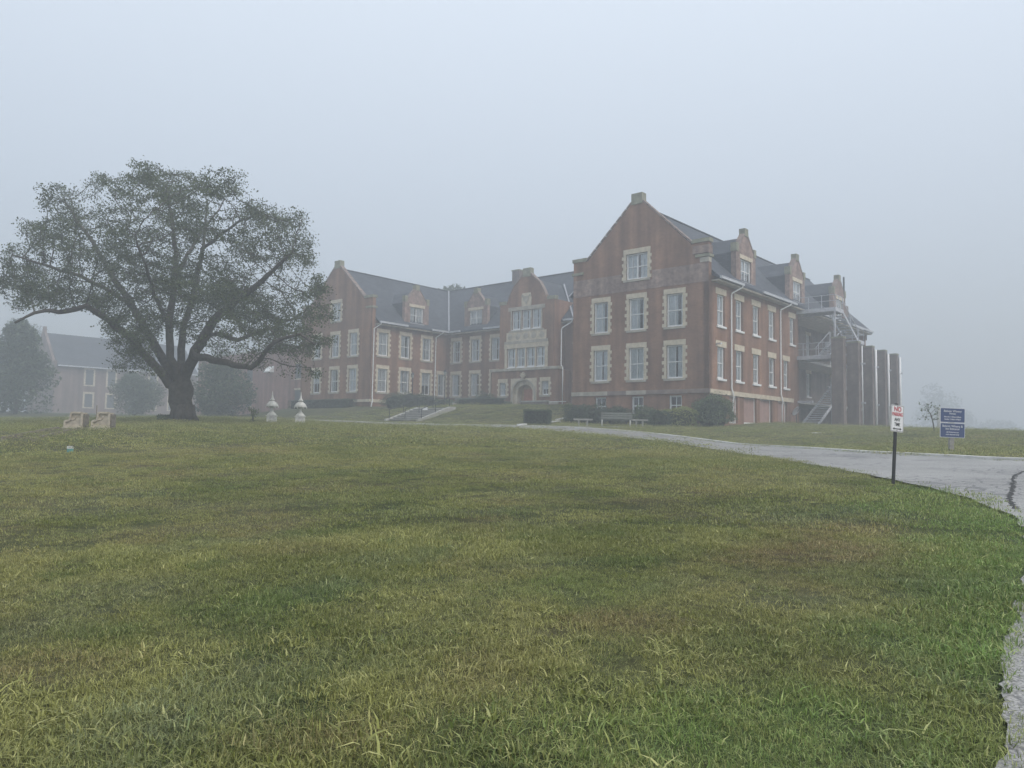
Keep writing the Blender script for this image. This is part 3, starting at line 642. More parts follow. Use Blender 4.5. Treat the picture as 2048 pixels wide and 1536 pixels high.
spout([(-UL+.70, 9.8, 11.75), (-UL+.6, 9.7, 11.6), (-UL+.12, 9.15, 11.1), (-UL+.12, 9.1, 3.3), (-UL+.4, 8.9, 2.8)])
spout([(-20.2, VW-.7, 11.75), (-20.4, VW-.65, 11.5), (-21.3, 10.4, 11.0), (-21.35, 10.3, 10.8), (-21.35, 10.3, 7.2), (-20.9, 10.0, 6.9), (-20.75, 9.8, 6.7), (-20.75, 9.8, 3.0)])

# entrance bay
VG, VB, UC = 9.3, 9.6, 25.42
go = [window('v', VG, UC+2.85, 4.15, .88, 1.42, 'stone'), window('v', VG, UC-2.85, 4.15, .88, 1.42, 'stone'), (UC-1.75, UC+1.75, 2.6, 5.95)]
wall('v', VG, [(UC-4.5, 6.75), (UC+4.5, 6.75)], go, 1.5, depth=.3)
hb(UC+4.5, UC+4.3, VG+.4, VW, 1.5, 6.75, 'wall', BRICK); hb(UC-4.5, UC-4.3, VG+.4, VW, 1.5, 6.75, 'wall', BRICK)
for k in range(5): hb(UC+4.62-k*1.848-.005, UC+4.62-(k+1)*1.848+.005, VG-.14, VG+.5, 6.752, 7.02, 'cornice_stone', STONE2)
for k in range(4): hb(UC+4.55-k*.8, UC+4.55-(k+1)*.8+.01, VG-.08, VG+.02, 3.2, 3.5, 'water_table', STONE2); hb(UC-4.55+k*.8, UC-4.55+(k+1)*.8-.01, VG-.08, VG+.02, 3.2, 3.5, 'water_table', STONE2)
bo = [window('v', VB, UC+(k-1.5)*1.32, 7.16, 1.16, 1.98, 'bare', 1, 0) for k in range(4)]
bo += [window('v', VB, UC+(k-1)*1.36, 11.12, 1.2, 1.98, 'bare', 1, 0) for k in range(3)]
prof = [(UC-3.7, 13.9), (UC-2.8, 13.9), (UC-2.55, 14.35), (UC-2.2, 15.0), (UC-1.75, 15.75), (UC-1.2, 16.2), (UC-.55, 16.8), (UC+.55, 16.8), (UC+1.2, 16.2), (UC+1.75, 15.75), (UC+2.2, 15.0), (UC+2.55, 14.35), (UC+2.8, 13.9), (UC+3.7, 13.9)]
wall('v', VB, prof, bo, 6.9)
hb(UC+3.7, UC+3.5, VB+.4, VW+2, 7.0, 13.9, 'wall', BRICK); hb(UC-3.7, UC-3.5, VB+.4, VW+2, 7.0, 13.9, 'wall', BRICK)
hb(UC-.52, UC+.52, VB-.07, VB+.48, 16.6, 17.5, 'cap_stone', CAPSTONE)
for s in (-1, 1):
    hb(UC+s*3.78, UC+s*2.75, VB-.07, VB+.48, 13.902, 14.25, 'cap_stone', CAPSTONE)
    mb = MB()
    for (a0, q0), (a1, q1) in zip(prof[7:11], prof[8:12]):
        a0, a1 = UC+s*(a0-UC), UC+s*(a1-UC); mb.prism([(-a0, q0), (-a1, q1), (-a1, q1+.13), (-a0, q0+.13)], 'y', VB-.05, VB+.46)
    mb.build('coping', COPE, HALL)
# stone framing of the bay windows: mullion piers, heads, carved panel band, emblem
mb = MB()
for k in range(5): x = UC+(k-2)*1.32; mb.box(-(x-.085), -(x+.085), VB-.07, VB+.02, 7.0, 9.14)
mb.box(-(UC-2.95), -(UC+2.95), VB-.09, VB+.02, 9.145, 9.62).box(-(UC-2.9), -(UC-2.73), VB-.05, VB+.02, 7.0, 9.14).box(-(UC+2.9), -(UC+2.73), VB-.05, VB+.02, 7.0, 9.14)
mb.build('mullion_stones', STONE, HALL)
mb = MB()
for k in range(4): x = UC+(k-1.5)*1.36; mb.box(-(x-.075), -(x+.075), VB-.06, VB+.02, 11.0, 13.1)
mb.box(-(UC-2.45), -(UC+2.45), VB-.08, VB+.02, 13.105, 13.5).box(-(UC-2.35), -(UC+2.35), VB-.09, VB+.02, 10.86, 10.998)
mb.build('mullion_stones', STONE2, HALL)
hb(UC-2.9, UC+2.9, VB-.12, VB+.02, 9.623, 9.9, 'string_course', STONE2)
for k in range(5):
    x = UC+(k-2)*1.08; hb(x-.52, x+.52, VB-.06, VB+.02, 9.905, 10.85, 'carved_panel', STONE)
    MB().lathe([(.30, 0), (.34, .02), (.2, .05), (.05, .07)], 10).build('carved_boss', STONE2, HALL).matrix_local = Matrix.Translation((-x, VB-.06, 10.38)) @ Matrix.Rotation(math.pi/2, 4, 'X')
sh = MB().prism([(-.62, -.72), (0, -.8), (.62, -.72), (.66, .1), (.55, .72), (-.55, .72), (-.66, .1)], 'y', -.07, .02).build('emblem', STONE, HALL, loc=(-UC, VB, 14.15))
MB().prism([(-.36, .0), (0, -.45), (.36, .0), (.36, .4), (-.36, .4)], 'y', -.13, -.07).build('shield', STONE2, sh)
for s in (-1, 1): MB().lathe([(.12, 0), (.16, .03), (.08, .07)], 8).build('scroll', STONE2, sh).matrix_local = Matrix.Translation((s*.5, -.07, .45)) @ Matrix.Rotation(math.pi/2, 4, 'X')
# portal
def arch_pts(hw, spring, top, n=18): return [(-hw * math.cos(math.pi*i/n), spring + (top-spring)*math.sin(math.pi*i/n)**.85) for i in range(n+1)]
def arch_ring(hw0, t0, hw1, t1, spring, y0, y1, zb, mt, nm):
    mb = MB(); A = [(-hw0, zb)] + arch_pts(hw0, spring, t0) + [(hw0, zb)]; Bq = [(-hw1, zb)] + arch_pts(hw1, spring, t1) + [(hw1, zb)]
    for i in range(len(A)-1):
        q = [A[i], A[i+1], Bq[i+1], Bq[i]]; mb.prism(q, 'y', y0, y1)
    return mb.build(nm, mt, HALL, loc=(-UC, VG, 0))
mb = MB(); A = [(-1.45, 2.6)] + arch_pts(1.45, 4.35, 5.72) + [(1.45, 2.6)]
for i in range(len(A)-1):
    x0, z0_ = A[i]; x1, z1_ = A[i+1]
    if abs(x1-x0) < 1e-6:
        s = -1 if x0 < 0 else 1; mb.box(x0, s*1.745, .005, .5, min(z0_, z1_), max(z0_, z1_))
    else: mb.prism([(x0, z0_), (x1, z1_), (x1, 5.945), (x0, 5.945)], 'y', .005, .5)
for s in (-1, 1): mb.box(s*1.45, s*1.745, .005, .5, 4.35, 5.945)
mb.build('portal_surround', STONE, HALL, loc=(-UC, VG, 0))
arch_ring(1.45, 5.72, 1.62, 5.86, 4.35, -.08, .0, 3.0, STONE2, 'arch_moulding')
arch_ring(1.02, 5.3, 1.446, 5.70, 4.35, .25, .95, 2.6, STONE, 'arch_reveal')
hb(UC+1.02, UC-1.02, VG+.93, VG+1.0, 2.6, 5.35, 'door_frame', DOORO)
for s in (-1, 1):
    dr = hb(UC+s*.01, UC+s*.62, VG+.84, VG+.925, 3.1, 4.85, 'door_leaf', DOORW)
    for k in range(3): hb(UC+s*(.06+.18*k), UC+s*(.19+.18*k), VG+.81, VG+.838, 3.25, 4.7, 'door_panel', DOORW)
for k in range(5):                                            # carved crest over the arch
    t = (k-2)*.42; MB().prism([(-.09,0),(.09,0),(.05,.62-.08*abs(k-2)),(-.05,.62-.08*abs(k-2))], 'y', -.2, -.02).build('crest_leaf', STONE, HALL, loc=(-UC, VG, 5.98)).rotation_euler = (0, t, 0)
# bay roof and chimneys
MB().prism([(-(UC-3.5), 13.6), (-UC, 16.6), (-(UC+3.5), 13.6)], 'y', VB+.44, 16.6).build('roof', SLATE, HALL)
ch = hb(32.7, 33.8, 16.8, 17.8, 17.5, 19.45, 'chimney', BRICK3); hb(32.64, 33.86, 16.74, 17.86, 19.45, 19.6, 'chimney_cap', CAPSTONE, ch)
ch = hb(.6, 1.7, 31.5, 32.9, 11.9, 14.2, 'chimney', BRICK3); MB().tube([(-.4, 30.9, 11), (-.4, 30.9, 17.0)], .09, 8).build('flue_pipe', DARKM, ch)
# entrance side wall and terrace
hb(UC-1.7, UC-5.0, 6.9, 7.2, 1.8, 3.35, 'terrace_wall', BRICK3); hb(UC-1.6, UC-5.1, 6.85, 7.25, 3.352, 3.47, 'terrace_coping', CONC)
for k in range(3): hb(UC-1.6, UC+1.6, 7.6+k*.36, 9.28, 2.4+k*.17, 2.57+k*.17, 'entrance_step', CONC)
for z in (2.9, 3.3): hb(UC-5.2, UC-7.2, 7.0, 7.06, z, z+.06, 'terrace_rail', WHITE)
# security camera
sc_o = MB().bar((.05, 1.2, 7.02), (.6, .75, 6.95), .13, .12).build('security_camera', WHITE, HALL); MB().bar((0, 1.2, 7.0), (.25, 1.05, 7.0), .05, .05).build('camera_bracket', WHITE, sc_o)

# former porch: tall brick piers with white pipes, and the fire escape
for k in range(5):
    v0 = 15.85 + k*4.02
    p = empty('brick_pier', (*B2W(-3.5, v0), 0), -TH)
    wx = .2 if k < 2 else 0
    MB().box(-wx, .78, 0, .72, .2, 8.72).build('shaft', BRICK3, p); MB().box(-.03-wx, .81, -.03, .75, 8.72, 8.86).build('cap', CAPSTONE, p)
    if k > 0:
        pp = MB().tube([(.90, .66, .9), (.90, .66, 8.5)], .10 if k > 1 else .05, 8).build('pipe', mat('pipe_white', (.88, .88, .87), .5, .05, 3), p, True)
        for z in (3.4, 6.9): MB().bar((.7, .66, z), (1.15, .66, z), .12, .14).build('pipe_bracket', ESCAPE, pp)
    tag(p, ['tall brick pier carrying the fire escape stair, first of the five from the hall corner', 'tall brick pier behind the fire escape, second of the row of five', 'tall free-standing brick pier with white pipe, left of the last three',
            'tall free-standing brick pier with white pipe, middle of the last three', 'rightmost tall free-standing brick pier with white pipe behind the no parking sign'][k], 'pier', 'tall brick piers of the former porch')
FE = empty('fire_escape', (*B2W(0, 16.8), 0), -TH); tag(FE, 'pale steel fire escape with railed landings and open stairs on the hall side', 'fire escape')
def fe(mb, nm): return mb.build(nm, ESCAPE, FE)
def platform(x0, x1, y0, y1, z, open_sides=()):
    o = fe(MB().box(x0, x1, y0, y1, z-.05, z), 'landing')
    MB().box(x0, x1, y0-.05, y0, z-.32, z+.02).box(x0, x1, y1, y1+.05, z-.32, z+.02).box(x1, x1+.05, y0-.05, y1+.05, z-.32, z+.02).build('edge_beam', ESCAPE, o)
    for side, a, b in (('f', (x0, y0), (x1, y0)), ('r', (x1, y0), (x1, y1)), ('b', (x0, y1), (x1, y1))):
        if side in open_sides: continue
        mb = MB(); nseg = max(1, round(math.dist(a, b)/1.2))
        for i in range(nseg+1):
            t = i/nseg; mb.bar((a[0]+(b[0]-a[0])*t, a[1]+(b[1]-a[1])*t, z), (a[0]+(b[0]-a[0])*t, a[1]+(b[1]-a[1])*t, z+1.12), .05, .05)
        for q in (.6, 1.12): mb.bar((*a, z+q), (*b, z+q), .045, .045)
        mb.build('railing', ESCAPE, o)
def flight(x0, x1, ya, za, yb, zb, rails=2):
    st = fe(MB().bar((x0, ya, za-.1), (x0, yb, zb-.1), .05, .24, 0, (0, 0, 1)).bar((x1, ya, za-.1), (x1, yb, zb-.1), .05, .24), 'stair_stringers')
    n_ = max(3, round(abs(za-zb)/.2)); td = abs(yb-ya)/n_
    tm = MB().box(x0+.03, x1-.03, -td*.42, td*.36, -.03, .03).mesh('tread', ESCAPE)
    for i in range(1, n_):
        t = i/n_; link('tread', tm, st, (0, ya+(yb-ya)*t, za+(zb-za)*t))
    mb = MB()
    if not rails: return
    for x in (x0, x1)[2-rails:]:
        mb.bar((x, ya, za+.95), (x, yb, zb+.95), .045, .045)
        for t in (0.02, .5, .98): mb.bar((x, ya+(yb-ya)*t, za+(zb-za)*t), (x, ya+(yb-ya)*t, za+(zb-za)*t+.95), .04, .04)
    mb.build('handrail', ESCAPE, st)
platform(-.05, 3.35, 0, 2.0, 11.55, ('b',)); flight(2.15, 3.3, 2.05, 11.55, 6.3, 9.35, 1); platform(.3, 3.35, 6.3, 7.8, 9.35, ('f',))
flight(.75, 1.8, 6.25, 9.35, 2.6, 7.5); platform(-.8, 3.2, .1, 2.5, 7.45, ('b',)); flight(2.1, 3.1, 2.55, 7.45, 6.2, 5.1, 1); platform(.5, 3.2, 6.2, 7.4, 5.1, ('f',)); flight(.8, 2.2, 6.15, 5.1, -1.6, 1.2, 0)
fe(MB().bar((3.3, 0, 11.5), (3.3, 0, 7.45), .13, .13).bar((3.15, .1, 7.4), (3.15, .1, .9), .1, .1).bar((3.3, 7.7, 9.3), (3.3, 7.7, 1), .1, .1).bar((.5, 7.4, 5.1), (.5, 7.4, 1), .1, .1), 'support_post')
fe(MB().box(-.85, 1.3, .1, .35, 3.3, 3.5), 'porch_beam')
DI = empty('satellite_dish', (*B2W(-.7, 14.9), 0), -TH)
d_ = MB().lathe([(.02, 0), (.2, .02), (.36, .08), (.44, .13), (.45, .14), (.36, .10), (.2, .04), (.02, .02)], 20).build('reflector', mat('dish_grey', (.40, .41, .43), .6, .1, 4), DI, True); d_.location = (0, 0, 2.45); d_.rotation_euler = (math.radians(62), 0, math.radians(-35))
MB().bar((-.1, .1, 2.4), (-.6, .2, 2.3), .05, .05).bar((-.1, .1, 2.45), (-.1, .1, 1.1), .05, .05).build('mast', DARKM, DI); MB().bar((0, 0, 2.4), (.35, -.3, 2.75), .03, .03).build('feed_arm', DARKM, DI)
tag(DI, 'round satellite dish tilted on the brick wall beside the fire escape stairs', 'satellite dish')

# ------------------------------------------------------------------ other buildings behind
AX = empty('flat_annex', (*B2W(58, 6), 0), -TH); tag(AX, 'plain flat-roofed brick annex in the fog between the big tree and the hall', 'building')
_pb = mat('annex_brick', (.30, .17, .145), .9, .2, .6, kind='brick')
me_o = [(1.2, 2.3, 7.2, 8.3), (15.0, 16.4, 7.0, 8.8), (15.0, 16.4, 3.6, 5.4)]
MB().box(0, -30, 0, 12, 1.0, 11.0).build('wall', _pb, AX); MB().box(.1, -30.1, -.1, 12.1, 11.0, 11.25).build('parapet', CONC, AX)
MB().prism([(0, 8.9), (-.75, 8.2), (-.75, 8.05), (0, 8.05)], 'x', -10.4, -8.9).build('awning', WHITE, AX)
for x, z in ((-15, 7.0), (-15, 3.5), (-3, 7.0), (-3, 3.6)):
    wdw = MB().box(x-.7, x+.7, -.03, .1, z, z+1.9).build('window', mat('far_glass', (.10, .11, .12), .3, .1, 2), AX); MB().box(x-.85, x+.85, -.12, .05, z-.15, z).build('sill', STONE, wdw); MB().box(x-.85, x+.85, -.08, .05, z+1.9, z+2.15).build('lintel', STONE, wdw)
FB = empty('far_building', (*B2W(123, -2.5), 0), -TH); tag(FB, 'pale fog-veiled brick building with a long slate roof behind the dark fir', 'building')
FBRICK = mat('far_brick', (.22, .155, .135), .9, .2, .6, kind='brick')
MB().box(0, -13, 0, 26, 1, 11.2).build('wall', FBRICK, FB)
MB().prism([(0.6, 11.0), (-6.5, 17.3), (-13.6, 11.0)], 'y', .4, 26).build('roof', SLATE, FB)
MB().prism([(.02, 11.2), (.02, 11.9), (-.8, 11.9), (-6.1, 17.5), (-6.1, 18.4), (-6.9, 18.4), (-6.9, 17.5), (-12.2, 11.9), (-13.02, 11.9), (-13.02, 11.2)], 'y', -.05, .4).build('gable', FBRICK, FB)
MB().box(.6, .75, .4, 26, 10.95, 11.15).build('gutter', GUTTER, FB)
def far_win(x, y, z, w_, h_, par):
    f_ = MB().box(x, x+.08, y-w_/2-.3, y-w_/2, z-.2, z+h_+.35).box(x, x+.08, y+w_/2, y+w_/2+.3, z-.2, z+h_+.35).box(x, x+.08, y-w_/2, y+w_/2, z+h_, z+h_+.35).box(x, x+.1, y-w_/2, y+w_/2, z-.2, z).build('window', STONE, par)
    MB().box(x-.05, x+.02, y-w_/2, y+w_/2, z, z+h_).build('pane', mat('far_glass', (.10, .11, .12), .3, .1, 2), f_)
for y in (5.8, 9.6, 13.4, 17.2, 21.0):
    far_win(0, y, 7.9, 1.3, 2.7, FB); far_win(0, y, 3.9, 1.3, 2.4, FB)
FL = empty('far_lean_building', (*B2W(122.4, 24), 0), -TH); tag(FL, 'low fog-veiled brick wing with a white-framed door behind the big tree trunk', 'building')
MB().box(0, -9, 0, 22, 1, 8.2).build('wall', FBRICK, FL); MB().box(.25, -9.2, -.2, 22.2, 8.2, 8.5).build('roof', SLATE, FL)
far_win(0, 5, 3.2, 1.7, 3.4, FL); far_win(0, 12, 4.5, 1.3, 2.2, FL)

# ------------------------------------------------------------------ foliage helpers
LEAF_TREE = leaf_mat('maple_leaves', (.042, .056, .028), (.130, .160, .075), .6, .4)
LEAF_DARK = leaf_mat('dark_leaves', (.036, .058, .034), (.105, .140, .078), 1.2, .3)
LEAF_MID = leaf_mat('shrub_leaves', (.050, .080, .036), (.160, .210, .090), 1.5, .3)
LEAF_LIME = leaf_mat('lime_leaves', (.16, .19, .05), (.40, .42, .14), 1.5, .35)
def leaf_mesh(name, P, size, material, flat=.0, nrm=None, aspect=.55):
    """one pointed leaf (two triangles folded on the midrib) at each point"""
    P = np.asarray(P, float); n = len(P); a = rng.normal(size=(n, 3)); a[:, 2] -= .25; a /= np.linalg.norm(a, axis=1)[:, None]
    b = rng.normal(size=(n, 3))
    if nrm is not None: b = b * .9 + np.cross(nrm, a)
    b -= (b * a).sum(1)[:, None] * a; b /= np.linalg.norm(b, axis=1)[:, None]
    s = (size * rng.uniform(.6, 1.35, n))[:, None]; c = np.cross(a, b)
    v0 = P - a * s * .5; v2 = P + a * s * .5; v1 = P + b * s * aspect * .5 + c * s * .08; v3 = P - b * s * aspect * .5 + c * s * .08
    V_ = np.stack([v0, v1, v2, v3], 1).reshape(-1, 3); F_ = (np.arange(n)[:, None] * 4 + np.array([0, 1, 2, 3])[None])
    me = np_mesh(name, V_, F_, material); t = np.repeat(rng.uniform(0, 1, n), 4)
    at = me.attributes.new('tint', 'FLOAT', 'POINT'); at.data.foreach_set('value', t.astype(np.float32)); return me
def grow(seeds, attract, step=.45, infl=3.2, kill=.75, iters=70, maxn=6000):
    """space colonisation: seeds = [(pos, parent_index)] ; returns positions, parents"""
    pos = [np.array(p, float) for p, _ in seeds]; par = [q for _, q in seeds]; A = np.array(attract, float); alive = np.ones(len(A), bool)
    near = np.full(len(A), 1e9); who = np.zeros(len(A), int)
    def upd(i0):
        N = np.array(pos[i0:]); d = np.linalg.norm(A[:, None] - N[None], axis=2); j = d.argmin(1); dm = d[np.arange(len(A)), j]
        bet = dm < near; near[bet] = dm[bet]; who[bet] = j[bet] + i0
    upd(0)
    for it in range(iters):
        alive &= near > kill; act = alive & (near < infl)
        if not act.any():
            if alive.any() and infl < 20: infl *= 1.5; continue
            break
        ids = np.unique(who[act]); i0 = len(pos)
        for i in ids:
            d = (A[act & (who == i)] - pos[i]); d /= np.linalg.norm(d, axis=1)[:, None] + 1e-9; g = d.mean(0) + rng.normal(0, .12, 3); L = np.linalg.norm(g)
            if L < .05: continue
            pos.append(pos[i] + g / L * step); par.append(int(i))
        if len(pos) == i0 or len(pos) > maxn: break
        upd(i0)
    return np.array(pos), np.array(par)
def branch_mesh(name, pos, par, base_r, tip_r=.012, expo=2.4, material=BARK, minr={}, n_hi=10):
    n = len(pos); ch = [[] for _ in range(n)]
    for i, p in enumerate(par):
        if p >= 0: ch[p].append(i)
    r = np.zeros(n)
    for i in range(n - 1, -1, -1):
        r[i] = (sum(r[c] ** expo for c in ch[i])) ** (1 / expo) if ch[i] else tip_r
    # order guarantees parents precede children
    r0 = r[0]; r = tip_r + (r - tip_r) * (base_r - tip_r) / max(r0 - tip_r, 1e-6)
    for i, q in minr.items(): r[i] = max(r[i], q)
    mb = MB()
    for i in range(n):
        for k, c in enumerate(ch[i]):
            if i and k: pass
    starts = [(0, c) for c in ch[0]] if len(ch[0]) else []
    done = set()
    stack = [(None, 0)]
    while stack:
        p, i = stack.pop(); path = ([p] if p is not None else []) + [i]
        while ch[path[-1]]:
            cs = sorted(ch[path[-1]], key=lambda c: -r[c]); last = path[-1]
            for c in cs[1:]: stack.append((last, c))
            path.append(cs[0])
        if len(path) < 2: continue
        rr = [float(r[q]) for q in path]
        if p is not None: rr[0] = min(rr[0], rr[1] * 1.25)
        mb.tube([pos[q] for q in path], rr, n_hi if rr[0] > .12 else (6 if rr[0] > .04 else 4))
    return mb.mesh(name, material, True), r, ch

# ------------------------------------------------------------------ the big tree
TY = 45.5; tb = px(365, 840, TY); tb.z = h1(tb.x, tb.y) - .05
def tp(x, y, dy=0.0): p = px(x, y, TY + dy); return p
TREE = empty('maple_tree', tuple(tb)); tag(TREE, 'huge spreading many-limbed tree on the lawn left of the hall', 'tree')
limbs = [
 [(361, 800, 0), (361, 772, 0)],
 [(338, 768, -.2), (318, 742, -.6), (297, 716, -1.2), (270, 688, -1.8), (246, 662, -2.4), (205, 633, -3.2), (171, 611, -3.8), (150, 618, -4.2), (118, 623, -4.6), (85, 621, -5), (55, 634, -5.4), (30, 644, -5.8)],
 [(345, 755, .3), (330, 725, .5), (307, 686, 1), (280, 640, 1.6), (260, 601, 2), (236, 572, 2.4), (210, 525, 2.8), (185, 485, 3), (161, 450, 3.2), (145, 425, 3.3), (128, 400, 3.4)],
 [(352, 745, -.4), (343, 715, -.6), (338, 676, -.8), (338, 640, -.9), (343, 607, -1), (349, 555, -.7), (352, 505, -.4), (346, 450, 0), (337, 400, .3), (333, 372, .4)],
 [(362, 735, .6), (362, 700, 1.1), (366, 660, 1.7), (379, 622, 2.2), (394, 560, 2.9), (408, 491, 3.3), (412, 440, 3.4), (414, 405, 3.5)],
 [(376, 735, -.2), (392, 704, -.5), (410, 673, -.9), (428, 640, -1.2), (452, 618, -1.6), (478, 598, -2), (502, 580, -2.4), (526, 560, -2.8), (555, 530, -3.3), (583, 505, -3.8)],
 [(392, 712, -.9), (415, 716, -1.8), (445, 724, -2.6), (478, 733, -3.4), (506, 735, -3.9), (522, 718, -4.3), (540, 694, -4.8), (565, 676, -5.2), (600, 668, -5.6), (630, 690, -5.8)],
 [(430, 668, .2), (452, 672, 1), (475, 680, 1.8), (505, 670, 2.6), (535, 660, 3.2), (575, 640, 3.8), (615, 632, 4.0)],
 [(246, 596, .5), (205, 575, -.5), (160, 552, -1.2), (102, 536, -1.8), (60, 520, -2.2), (25, 510, -2.6)],
 [(349, 560, 1), (370, 520, 2), (392, 480, 3.6), (420, 440, 5), (450, 400, 6)],
 [(405, 500, 0), (440, 470, -.6), (480, 440, -1.2), (520, 425, -1.6)],
 [(330, 640, -3), (310, 590, -4.5), (290, 530, -6), (270, 470, -7)],
]
parent_of = {1: 0, 2: 0, 3: 0, 4: 0, 5: 0, 6: 5, 7: 5, 8: 2, 9: 3, 10: 4, 11: 3}
seeds = [(tuple(tb + Vector((0, 0, 0))), -1)]; lid = {}
def nearest_on(li, p):
    return min(lid[li], key=lambda i: (Vector(seeds[i][0]) - p).length)
for li, L in enumerate(limbs):
    P = [tp(*q) for q in L]; prev = 0 if li == 0 else (lid[0][-1] if parent_of[li] == 0 else nearest_on(parent_of[li], P[0])); ids = []
    pts = [Vector(seeds[prev][0])] + P
    for a, b in zip(pts, pts[1:]):
        nseg = max(1, round((b - a).length / .5))
        for k in range(1, nseg + 1):
            q = a.lerp(b, k / nseg) + Vector(rng.normal(0, .035, 3)); seeds.append((tuple(q), prev)); prev = len(seeds) - 1; ids.append(prev)
    lid[li] = ids
clumps = [(122,400,48),(150,440,40),(70,470,40),(120,490,62),(40,520,45),(25,570,40),(205,362,28),(232,385,34),(215,430,50),(290,350,40),(320,365,50),(370,370,48),(420,375,40),(468,362,30),(455,385,35),
 (300,440,75),(400,440,70),(350,480,70),(500,430,42),(540,440,50),(595,440,38),(600,480,45),(550,500,70),(620,520,28),(480,520,75),(420,560,75),(330,560,70),(250,500,60),(170,540,70),(90,560,55),(250,570,70),
 (190,600,45),(120,595,40),(60,590,35),(500,600,65),(570,590,55),(615,590,32),(620,640,30),(585,640,45),(530,650,50),(595,690,45),(550,690,40),(500,700,35),(460,650,45),(380,640,50),(430,600,55),(300,640,40),
 (250,690,38),(240,730,30),(275,720,32),(300,745,22),(225,655,30),(640,560,18),(40,610,25),(520,725,25),(445,700,26),(600,730,24),(615,690,42),(640,625,36),(625,745,28),(648,680,26),(575,735,26),(640,580,26),(350,600,55),(300,590,50),(410,650,45),(230,620,45),(280,670,34),(470,590,60)]
att = []
for cx, cy_, r in clumps:
    rm = r * .86 * TY / 1542.5; ell = max(0, 1 - ((cx - 330) / 330) ** 2)
    for kk in range(4 if r > 35 else 3):
        dy = rng.uniform(-1, 1) * (1.2 + 5.6 * math.sqrt(ell)); c = px(cx, cy_, TY + dy)
        for _ in range(int(10 + rm * rm * 13)):
            v = rng.normal(size=3); v /= np.linalg.norm(v); att.append(np.array(c) + v * rm * rng.uniform(.2, 1) ** .6 * np.array([1, 1, .9]))
NS_ = len(seeds)
pos, par = grow(seeds, att, .30, 2.2, .40, 90, 16000)
def tree_radii():
    n = len(pos); tips = np.zeros(n); kids = np.zeros(n, int)
    for i in range(n):
        if par[i] >= 0: kids[par[i]] += 1
    for i in range(n - 1, -1, -1):
        if kids[i] == 0: tips[i] = 1
        if par[i] >= 0: tips[par[i]] += tips[i]
    r = .012 * np.maximum(tips, 1) ** .42
    R0 = {0: .80, 1: .24, 2: .26, 3: .22, 4: .22, 5: .30, 6: .20, 7: .13, 8: .12, 9: .11, 10: .10, 11: .11}
    for li, ids in lid.items():
        L = len(ids)
        for k, i in enumerate(ids): r[i] = .60 + .16 * k / L if li == 0 else max(.03, R0[li] * (1 - k / L) ** .75 + .03)
    r[0] = .66
    for i in range(NS_, n): r[i] = min(r[i], .72 * r[par[i]] if par[i] < NS_ else .97 * r[par[i]])
    return r
rad = tree_radii(); chd = [[] for _ in range(len(pos))]
for i, p_ in enumerate(par):
    if p_ >= 0: chd[p_].append(i)
tm_ = MB(); stack = [(None, 0)]
while stack:
    p_, i = stack.pop(); path = ([p_] if p_ is not None else []) + [i]
    while chd[path[-1]]:
        last = path[-1]; cs = sorted(chd[last], key=lambda c: -rad[c])
        for c in cs[1:]: stack.append((last, c))
        path.append(cs[0])
    rr = [float(rad[q]) for q in path]
    if p_ is not None: rr[0] = min(rr[0], rr[1] * 1.35)
    if len(path) > 1: tm_.tube([pos[q] for q in path], rr, 12 if rr[0] > .12 else (6 if rr[0] > .04 else 4))
tr_o = link('trunk', tm_.mesh('trunk', BARK, True), TREE); tr_o.matrix_parent_inverse = Matrix.Translation(-tb)
LP = []
for i in range(NS_, len(pos)):
    if rad[i] < .05:
        q = pos[i]; nz = math.sin(q[0]*1.1 + 1.7*math.sin(q[2]*.9)) + math.sin(q[1]*1.0 + 1.3*math.sin(q[0]*.8)) + math.sin(q[2]*1.5 + q[0]*.6)
        k = int((40 if not chd[i] else 22) * min(1.25, max(.18, .68 + .42 * nz))); LP.append(q + rng.normal(0, .19, (k, 3)) * np.array([1.15, 1.15, .62]))
LP = np.concatenate(LP)
crown = link('crown', leaf_mesh('crown', LP, .13, LEAF_TREE), TREE); crown.matrix_parent_inverse = Matrix.Translation(-tb); tag(crown, kind='stuff')
print('tree nodes', len(pos), 'leaves', len(LP), 'attractors', len(att))
# root flare
fl = MB()
for k in range(7):
    t = k / 7 * 6.28 + .3; fl.tube([(math.cos(t)*.42, math.sin(t)*.42, 1.0), (math.cos(t)*.55, math.sin(t)*.55, .35), (math.cos(t)*1.0, math.sin(t)*1.0, -.1)], [.22, .21, .07], 8)
fl.build('root_flare', BARK, TREE, True)

